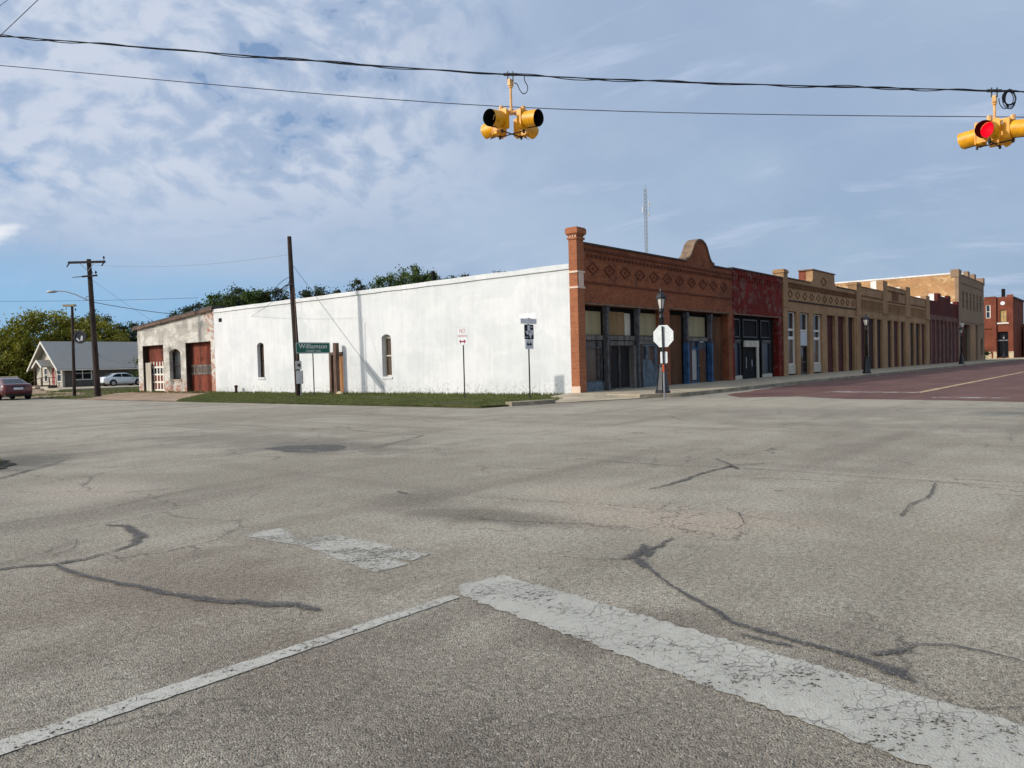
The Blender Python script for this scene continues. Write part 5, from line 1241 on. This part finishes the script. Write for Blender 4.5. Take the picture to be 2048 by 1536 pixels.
ss = thing('stop_sign', (26.65, 14.25, 0), 'back of an octagonal stop sign with a small blank plate below on a post', 'road sign')
MB().tube([(26.66, 14.24, -.05), (26.62, 14.26, 2.78)], .034, 8).build('post', 'steel_dark', ss)
fm = face_mtx((26.68, 14.25, 2.40), (-1, -.02, 0))
oc = [(.455 * math.cos(R(22.5 + 45 * i)) , .455 * math.sin(R(22.5 + 45 * i))) for i in range(8)]
MB().prism([oc], 'XY', -.004, .004, fm).build('octagon', 'sign_grey', ss)
MB().prism([rounded(.30, .45, .04)], 'XY', -.004, .004, face_mtx((26.69, 14.25, 1.58), (-1, -.02, 0))).build('lower_plate', 'sign_grey', ss)
MB().tube([(26.646, 14.245, 1.02), (26.64, 14.25, 1.31)], .041, 8).build('reflector_band', 'orange_band', ss)
MB().tube([(26.66, 14.24, .0), (26.646, 14.245, 1.0)], .036, 8).build('lower_post', 'steel', ss)

# ================================================================== ornamental street lamps
def make_lamp():
    t = thing('street_lamp', (0, 0, 0), 'lamp', 'street lamp')
    MB().lathe([(.30, 0), (.30, .10), (.26, .14), (.235, .30), (.19, .62), (.15, .95), (.135, 1.05), (.15, 1.08), (.15, 1.14), (.105, 1.20)], (0, 0, 0), 8).build('base', 'black_iron', t)
    MB().lathe([(.105, 1.2), (.10, 2.2), (.09, 3.0), (.11, 3.03), (.11, 3.08), (.075, 3.12), (.07, 3.24), (.10, 3.28), (.10, 3.34)], (0, 0, 0), 14).build('shaft', 'black_iron', t, smooth=True)
    ln = t
    MB().lathe([(.085, 3.34), (.17, 3.80)], (0, 0, 0), 6).build('lamp_glass', 'lamp_glass', ln)
    cg = MB()
    for k_ in range(6):
        a = 2 * math.pi * (k_ + .5) / 6
        cg.tube([(.095 * math.cos(a), .095 * math.sin(a), 3.32), (.185 * math.cos(a), .185 * math.sin(a), 3.82)], .016, 5)
    cg.lathe([(.11, 3.32), (.11, 3.40), (.095, 3.41)], (0, 0, 0), 6); cg.lathe([(.20, 3.79), (.20, 3.84)], (0, 0, 0), 6)
    cg.build('lantern_frame', 'black_iron', ln)
    MB().lathe([(.235, 3.84), (.235, 3.87), (.15, 3.99), (.06, 4.06), (.035, 4.09), (.05, 4.12), (.045, 4.16), (.012, 4.22)], (0, 0, 0), 6).build('lantern_roof', 'black_iron', ln)
    return t
lamp0 = make_lamp()
def dup(root, loc, label, group=None, rz=0):
    r = root.copy(); COL.objects.link(r); r.location = loc; r.rotation_euler = (0, 0, rz); r['label'] = label
    for ch in list(root.children):
        c = ch.copy(); COL.objects.link(c); c.parent = r
        for gch in ch.children:
            e = gch.copy(); COL.objects.link(e); e.parent = c
    return r
lamp0['group'] = 'black lantern lamps along the shop sidewalk'
lamp0.location = (27.85, 14.95, .14); lamp0['label'] = 'black lantern street lamp beside the stop sign'
dup(lamp0, (57.75, 14.98, .14), 'black lantern street lamp before the long beige store', rz=.2)
dup(lamp0, (97.2, 15.4, .14), 'black lantern street lamp before the tall corner block', rz=.5)
dup(lamp0, (160.6, 18.85, .14), 'black lantern street lamp before the far red block', rz=.9)

# ================================================================== overhead beacons and wires
def make_beacon(name, pos, wire_z, lit, label, b=.255, turn=0.0):
    t = thing(name, pos, label, 'traffic light', 'yellow beacons on the span wire')
    P = Vector(pos)
    MB().tube([P + Vector((0, 0, .24)), P + Vector((0, 0, wire_z - pos[2] - .10))], .024, 10).build('hanger_rod', 'yellow_pale', t)
    cl = MB(); top = P + Vector((0, 0, wire_z - pos[2]))
    cl.box(-.055, .055, -.03, .03, -.22, -.10, Matrix.Translation(top)); cl.lathe([(.04, -.26), (.045, -.2), (.03, -.16)], top, 10)
    cl.build('hanger_clamp', 'yellow_pale', t)
    sd = MB(); wd = Vector((.59, -.807, -.05)).normalized()
    sd.tube([top - wd * .13, top + wd * .13], .03, 8); sd.tube([top - wd * .05 + Vector((0, 0, .06)), top - wd * .05 - Vector((0, 0, .12))], .012, 6); sd.tube([top + wd * .05 + Vector((0, 0, .06)), top + wd * .05 - Vector((0, 0, .12))], .012, 6)
    sd.build('wire_saddle', 'steel_dark', t)
    for z, nm, r1, r2, mt in ((.215, 'top_bracket', .026, .042, 'yellow_pale'), (-.20, 'bottom_bracket', .013, .022, 'steel_dark')):
        sp = MB()
        for a in range(4):
            c, s = math.cos(a * math.pi / 2 + turn), math.sin(a * math.pi / 2 + turn)
            sp.tube([P + Vector((0, 0, z)), P + Vector((c * .30, s * .30, z))], r1, 8)
            sp.tube([P + Vector((c * .30, s * .30, z - .045)), P + Vector((c * .30, s * .30, z + .05))], r2, 8)
        if z > 0: sp.lathe([(.06, .18), (.06, .26), (.035, .29)], P, 10)
        sp.build(nm, mt, t)
    for a in range(4):
        rot = Matrix.Translation(P) @ Matrix.Rotation(a * math.pi / 2 + turn, 4, 'Z')
        hb = MB(); hb.prism([rounded(.31, .36, .03)], 'YZ', b, b + .09, rot)
        hb.prism([rounded(.34, .38, .02)], 'YZ', b + .09, b + .11, rot)
        hd = hb.build('signal_head', 'yellow', t)
        tilt = rot @ Matrix.Translation((b + .11, 0, .0)) @ Matrix.Rotation(R(6), 4, 'Y') @ Matrix.Rotation(math.pi / 2, 4, 'Y')
        on = lit and a == 2
        MB().lathe([(.150, .004), (.13, .02), (.07, .034), (.01, .038)], (0, 0, 0), 24, tilt).build('lens', 'lens_red' if on else 'signal_black', hd, smooth=True)
        # tunnel visor, cut away below; outside yellow, inside black
        for rr, nm, mt in ((.160, 'visor', 'yellow'), (.156, 'visor_lining', 'signal_black')):
            v = MB(); n = 28; rings = []
            for i in range(n + 1):
                th = R(-168) + R(336) * i / n
                back = .05 * max(0, (abs(th) - R(95)) / R(63))
                ca, sa = math.cos(th), math.sin(th)
                rings.append([tilt @ Vector((-ca * rr, sa * rr, .0)), tilt @ Vector((-ca * rr, sa * rr, 0.30 - back * .5))])
            for i in range(n): v.face([rings[i][0], rings[i + 1][0], rings[i + 1][1], rings[i][1]])
            vo = v.build(nm, mt, hd, smooth=True)
    return t
BW = [Vector(q) for q in ((5.22, 19.55, 8.70), (5.84, 18.11, 8.49), (11.79, 9.49, 7.12), (17.15, 2.13, 6.39), (18.6, .1, 6.22), (20.6, -2.7, 6.06))]
def spline(pts, n=10):
    out = []
    for i in range(len(pts) - 1):
        p0, p1, p2, p3 = pts[max(i - 1, 0)], pts[i], pts[i + 1], pts[min(i + 2, len(pts) - 1)]
        for j in range(n):
            u = j / n
            out.append(.5 * ((2 * p1) + (p2 - p0) * u + (2 * p0 - 5 * p1 + 4 * p2 - p3) * u * u + (3 * p1 - p0 - 3 * p2 + p3) * u ** 3))
    return out + [pts[-1]]
make_beacon('traffic_beacon', (11.79, 9.49, 6.17), 7.12, False, 'unlit yellow four way traffic beacon showing two dark visor mouths')
make_beacon('traffic_beacon', (17.15, 2.13, 5.60), 6.39, True, 'yellow four way traffic beacon with its red lens lit', .18, R(-9))
mess = spline(BW, 14)
m = MB(); m.tube(mess, .011, 6)
n = len(mess)
for ph, rad in ((0, .018), (2.1, .020)):
    tw = []
    for i in range(n * 4 - 3):
        a, f_ = divmod(i, 4); p = mess[a].lerp(mess[min(a + 1, n - 1)], f_ / 4)
        s = i * .55 + ph; amp = rad * (1.0 + .8 * math.sin(i * .21 + ph))
        tw.append(p + Vector((.3, .2, 0)).normalized() * amp * math.cos(s) * .6 + Vector((0, 0, amp * math.sin(s) - .008)))
    m.tube(tw, .0095, 5)
tag(m.build('span_wire', 'wire'), 'thick twisted black span wire carrying the yellow beacons', 'cable')
m = MB(); m.tube(spline([Vector(q) for q in ((5.3, 22.9, 9.05), (6.19, 21.18, 8.85), (13.21, 10.95, 7.18), (20.15, 1.5, 6.44), (22.5, -1.7, 6.32))], 10), .009, 6)
tag(m.build('tether_wire', 'wire_grey'), 'thin grey wire running just below the beacon span wire', 'cable')
m = MB(); m.tube([(5.84, 18.11, 8.49), (6.36, 17.51, 9.21), (7.4, 16.3, 10.66)], .008, 5); tag(m.build('guy_wire', 'wire_grey'), 'thin pale wire rising steeply from the span wire into the top corner', 'cable', 'wires rising into the top corner')
m = MB(); m.tube([(5.55, 18.3, 8.75), (6.05, 17.92, 9.32), (7.4, 16.9, 10.9)], .006, 5); tag(m.build('guy_wire', 'wire_grey'), 'short thin wire crossing the very top corner of the sky', 'cable', 'wires rising into the top corner')
# cable loop by the first beacon, coil by the second
def on_wire(t_):
    i = int(t_ * (n - 1)); return mess[i]
b1w = Vector((11.79, 9.49, 7.12)); b2w = Vector((17.15, 2.13, 6.39)); wd = Vector((.589, -.808, -.06)).normalized(); dn_ = Vector((0, 0, -1))
m = MB(); m.tube(spline([b1w + wd * a + dn_ * z for a, z in ((.07, .16), (.13, .19), (.18, .30), (.25, .37), (.32, .32), (.33, .22), (.28, .12), (.27, .02))], 5), .009, 6)
tag(m.build('cable_loop', 'wire'), 'black cable loop hanging beside the unlit beacon', 'cable')
m = MB(); rnd = random.Random(5)
for k_ in range(7):
    c = b2w + wd * (.27 + rnd.uniform(-.02, .02)) + dn_ * (.15 + rnd.uniform(-.02, .02)); ra, rb = .10 + rnd.uniform(-.025, .03), .145 + rnd.uniform(-.03, .025)
    out_ = Vector((.808, .589, 0)) * rnd.uniform(-.03, .03)
    m.tube([c + out_ + wd * ra * math.cos(a) + dn_ * rb * math.sin(a) for a in [j * math.pi / 9 for j in range(19)]], .0085, 5)
m.tube(spline([b2w + wd * a + dn_ * z for a, z in ((.08, .14), (.10, .25), (.17, .33), (.24, .31), (.26, .26))], 5), .008, 5)
tag(m.build('cable_coil', 'wire'), 'coil of spare black cable hung beside the red lit beacon', 'cable')

# distant and service wires
def sag(a, b, s, r, name, label, mat='wire_grey', n=14):
    a, b = Vector(a), Vector(b)
    m = MB(); m.tube([a.lerp(b, i / n) - Vector((0, 0, s * 4 * (i / n) * (1 - i / n))) for i in range(n + 1)], r, 5)
    return tag(m.build(name, mat), label, 'cable')
sag((18, 136, 12.6), (48.2, 88, 10.4), .5, .022, 'power_line', 'faint power line across the sky above the grey house', 'wire_grey')
sag(tuple(lpz(6.4)), (36.0, 52.0, 5.6), .45, .02, 'service_drop', 'sagging service cable from the leaning power pole to the garage roof', 'wire')
sag(tuple(lpz(7.9) + RIGHT * .1), (30.5, 60.5, 4.9), .1, .007, 'service_wire', 'thin wire slanting down from the small crossarm to the garage', 'wire_grey')
sag((25.04, 35.84, 7.75), tuple(lpz(8.9)), .35, .006, 'pole_wire', 'thin wire strung between the two wooden poles', 'wire_grey')
sag((25.05, 35.82, 7.3), (27.95, 31.6, .05), .0, .011, 'stay_wire', 'straight stay wire slanting from the bare pole to the foot of the white wall', 'wire_grey')
sag((25.04, 35.82, 6.1), (28.0, 44.5, 5.0), .12, .010, 'wall_wire', 'thin wire from the bare pole to the upper edge of the white wall', 'wire_grey')

# ================================================================== radio mast behind the roofs
ms = thing('radio_mast', (133.6, 74.6, 0), 'tall thin lattice radio mast rising behind the orange brick store', 'radio mast')
mb = MB(); H = 34.8; c0 = Vector((133.6, 74.6, 0)); legs = [Vector((.30 * math.cos(a), .30 * math.sin(a), 0)) for a in (0.3, 2.4, 4.5)]
for l in legs: mb.tube([c0 + l, c0 + l + Vector((0, 0, H))], .055, 5)
for i in range(46):
    z = i * H / 46
    for j in range(3): mb.tube([c0 + legs[j] + Vector((0, 0, z)), c0 + legs[(j + 1) % 3] + Vector((0, 0, z + H / 46))], .028, 4)
mb.build('lattice', 'steel', ms)
an = MB()
for z, s in ((31.2, .5), (30.2, -.45), (29.3, .4)): an.box(c0.x + s - .08, c0.x + s + .08, c0.y - s - .08, c0.y - s + .08, z, z + 1.1)
an.build('antenna', 'white_paint', ms)
MB().tube([c0 + Vector((0, 0, H)), c0 + Vector((0, 0, H + .8))], .04, 5).build('tip', 'steel', ms)

# ================================================================== trees
def tree(loc, crown, n_leaf, leaf, mat, label, trunk_r=.25, seed=1, group=None, name='tree', base_z=None, gaps=.25):
    rs_ = np.random.RandomState(seed); rnd = random.Random(seed)
    t = thing(name, loc, label, 'tree', group)
    L = Vector(loc); tr = MB()
    zc = min(c[2] - c[5] * .6 for c in crown); fork = L + Vector((0, 0, max(.8, zc * .75)))
    tr.tube([L + Vector((0, 0, -.1)), L.lerp(fork, .5) + Vector((rnd.uniform(-.1, .1), rnd.uniform(-.1, .1), 0)), fork], [trunk_r * 1.25, trunk_r, trunk_r * .8], 8)
    for c in crown:
        e = L + Vector(c[:3]); mid = fork.lerp(e, .55) + Vector((rnd.uniform(-.3, .3), rnd.uniform(-.3, .3), .3))
        tr.tube([fork, mid, e + Vector((0, 0, c[5] * .5))], [trunk_r * .6, trunk_r * .35, trunk_r * .1], 6)
        for k_ in range(3):
            q = e + Vector((rnd.uniform(-1, 1) * c[3], rnd.uniform(-1, 1) * c[4], rnd.uniform(-.3, 1) * c[5])) * .8 - L * .0
            q = e + (q - e) * .85
            tr.tube([mid, mid.lerp(q, .6) + Vector((0, 0, .15)), q], [trunk_r * .25, trunk_r * .13, trunk_r * .04], 4)
    tr.build('trunk', 'bark', t)
    vol = np.array([c[3] * c[4] * c[5] for c in crown]); vol = vol ** .75; vol /= vol.sum()
    C = []
    for c, v in zip(crown, vol):
        m_ = max(6, int(n_leaf * v / 70))
        d = rs_.normal(size=(m_, 3)); d /= np.linalg.norm(d, axis=1)[:, None]
        rad = rs_.uniform(.35, 1.08, m_) ** .6
        C.append(np.array(c[:3]) + d * rad[:, None] * np.array(c[3:6]))
    C = np.concatenate(C)
    C = C[rs_.rand(len(C)) > gaps]
    per = max(1, n_leaf // len(C))
    sz = leaf * 2.2
    cs_ = rs_.uniform(.5, 1.5, len(C)) * sz
    pts = np.repeat(C, per, 0) + rs_.normal(size=(len(C) * per, 3)) * np.repeat(cs_, per)[:, None] * np.array([1, 1, .75])
    pts[:, 2] = np.maximum(pts[:, 2], .15)
    N = len(pts)
    a = rs_.normal(size=(N, 3)); a /= np.linalg.norm(a, axis=1)[:, None]
    b = np.cross(a, rs_.normal(size=(N, 3))); b /= np.linalg.norm(b, axis=1)[:, None]
    s = leaf * rs_.uniform(.6, 1.3, N)[:, None]
    v = np.stack([pts - a * s, pts + b * s * .5, pts + a * s, pts - b * s * .5], 1).reshape(-1, 3)
    me = np_mesh('crown', v, 4); me.materials.append(M[mat])
    o = bpy.data.objects.new('crown', me); COL.objects.link(o); o.parent = t
    return t
# beyond the grey house
tree((42, 118, 0), [(-4.5, 4.5, 4.4, 4.8, 4.8, 3.8), (0, 0, 6.0, 5.2, 5.2, 4.2), (4.6, -3.8, 5.6, 4.8, 4.8, 3.7), (-1.5, 1.5, 2.8, 7, 7, 2.6)], 52000, .21, 'leaf_yellow', 'large rounded tree with yellowing green leaves beyond the grey house', .35, 2, gaps=.05)
tree((33.5, 124, 0), [(0, 0, 3.2, 3.8, 3.8, 3.0), (-2.5, 3, 2.6, 3.5, 3.5, 2.4)], 16000, .24, 'leaf_green', 'bushy mid green tree at the far edge beside the yellowing tree', .3, 3)
tree((52, 127, 0), [(0, 0, 8.0, 3.6, 3.6, 2.9), (-2.5, 2.5, 7.4, 2.8, 2.8, 2.5), (3.8, -3.2, 6.6, 3.4, 3.4, 2.7)], 13000, .19, 'leaf_dark', 'taller dark tree showing its top above the yellowing tree', .35, 4, gaps=.45)
tree((63, 118, 0), [(0, 0, 5.2, 4.4, 4.4, 3.0), (4, -4, 4.6, 4.0, 4.0, 2.8), (-4, 4, 5.8, 3.6, 3.6, 2.8)], 22000, .22, 'leaf_dark', 'dark spreading tree showing between the grey house roof and the garage', .3, 5, gaps=.35)
tree((30, 128, 0), [(0, 0, 5.6, 2.6, 2.6, 2.2), (-2.5, 3, 4.2, 2.5, 2.5, 2)], 4500, .16, 'leaf_dark', 'thin dark tree farthest along the side street', .25, 6, gaps=.5)
tree((28, 132, 0), [(0, 0, 1.6, 5, 5, 1.6), (-6, 6, 1.6, 5, 5, 1.7), (7, -6, 1.6, 4, 4, 1.5)], 9000, .16, 'leaf_dark', 'low dark thicket under the trees beyond the grey house', .2, 7, name='bush')
tree((56, 101.5, 0), [(0, 0, 5.0, 1.4, 1.4, 1.6)], 500, .12, 'leaf_green', 'sparse bare twigged tree poking up behind the garage roof', .10, 8, gaps=.6)
tree((29.6, 63.3, 0), [(.2, .2, 2.0, .55, .7, 1.0), (0, .2, 1.2, .5, .6, .7)], 900, .08, 'leaf_green', 'small leafy sapling by the corner of the garage', .05, 9, name='sapling')
# behind the white wall
tree((47, 77, 0), [(-2.6, 3.0, 7.2, 2.4, 2.4, 1.9), (0, 0, 8.3, 3.0, 3.0, 2.2), (2.6, -3.0, 8.2, 2.6, 2.6, 2.1), (-4.3, 4.8, 6.6, 1.8, 1.8, 1.3)], 22000, .13, 'leaf_dark', 'broad dense dark green tree behind the low end of the white wall', .35, 11, gaps=.2)
tree((46.0, 76.0, 0), [(-.8, 1, 8.4, 2.0, 2.0, 1.7), (1.5, -1.4, 8.9, 1.7, 1.7, 1.3)], 7000, .13, 'leaf_green', 'lighter green tree standing before the broad dark one', .3, 12, gaps=.3)
tree((53.5, 71.5, 0), [(0, 0, 9.0, 2.0, 2.0, 1.4)], 4000, .13, 'leaf_dark', 'small round tree top just beyond the bare utility pole', .25, 13, gaps=.35)
tree((58.5, 70.5, 0), [(0, 0, 9.9, 1.9, 1.9, 1.5), (-1.9, 2.1, 9.4, 1.5, 1.5, 1.1), (1.8, -2.0, 10.2, 1.6, 1.6, 1.3), (3.6, -3.9, 10.4, 1.4, 1.4, 1.2)], 7000, .13, 'leaf_dark', 'ragged thin tree top behind the middle of the white wall', .25, 14, gaps=.5)
tree((57, 60.5, 0), [(-1.5, 1.8, 9.9, 1.7, 1.7, 1.4), (.4, -.4, 10.4, 1.8, 1.8, 1.65), (1.9, -2.2, 10.1, 1.6, 1.6, 1.4)], 11000, .12, 'leaf_green', 'tallest sunlit green tree top over the white wall', .3, 15, gaps=.3)
tree((66.5, 62.5, 0), [(-2.2, 2.4, 10.9, 1.7, 1.7, 1.3), (.4, -.6, 11.1, 1.7, 1.7, 1.2), (2.8, -3.2, 11.2, 1.5, 1.5, 1.1)], 7000, .12, 'leaf_dark', 'thin brownish tree top beside the tallest green one', .25, 16, gaps=.45)
tree((143.0, 19.6, 0), [(0, 0, .9, .7, .7, .8)], 700, .12, 'leaf_green', 'small green shrub at the end of the tall corner block', .05, 17, name='shrub')
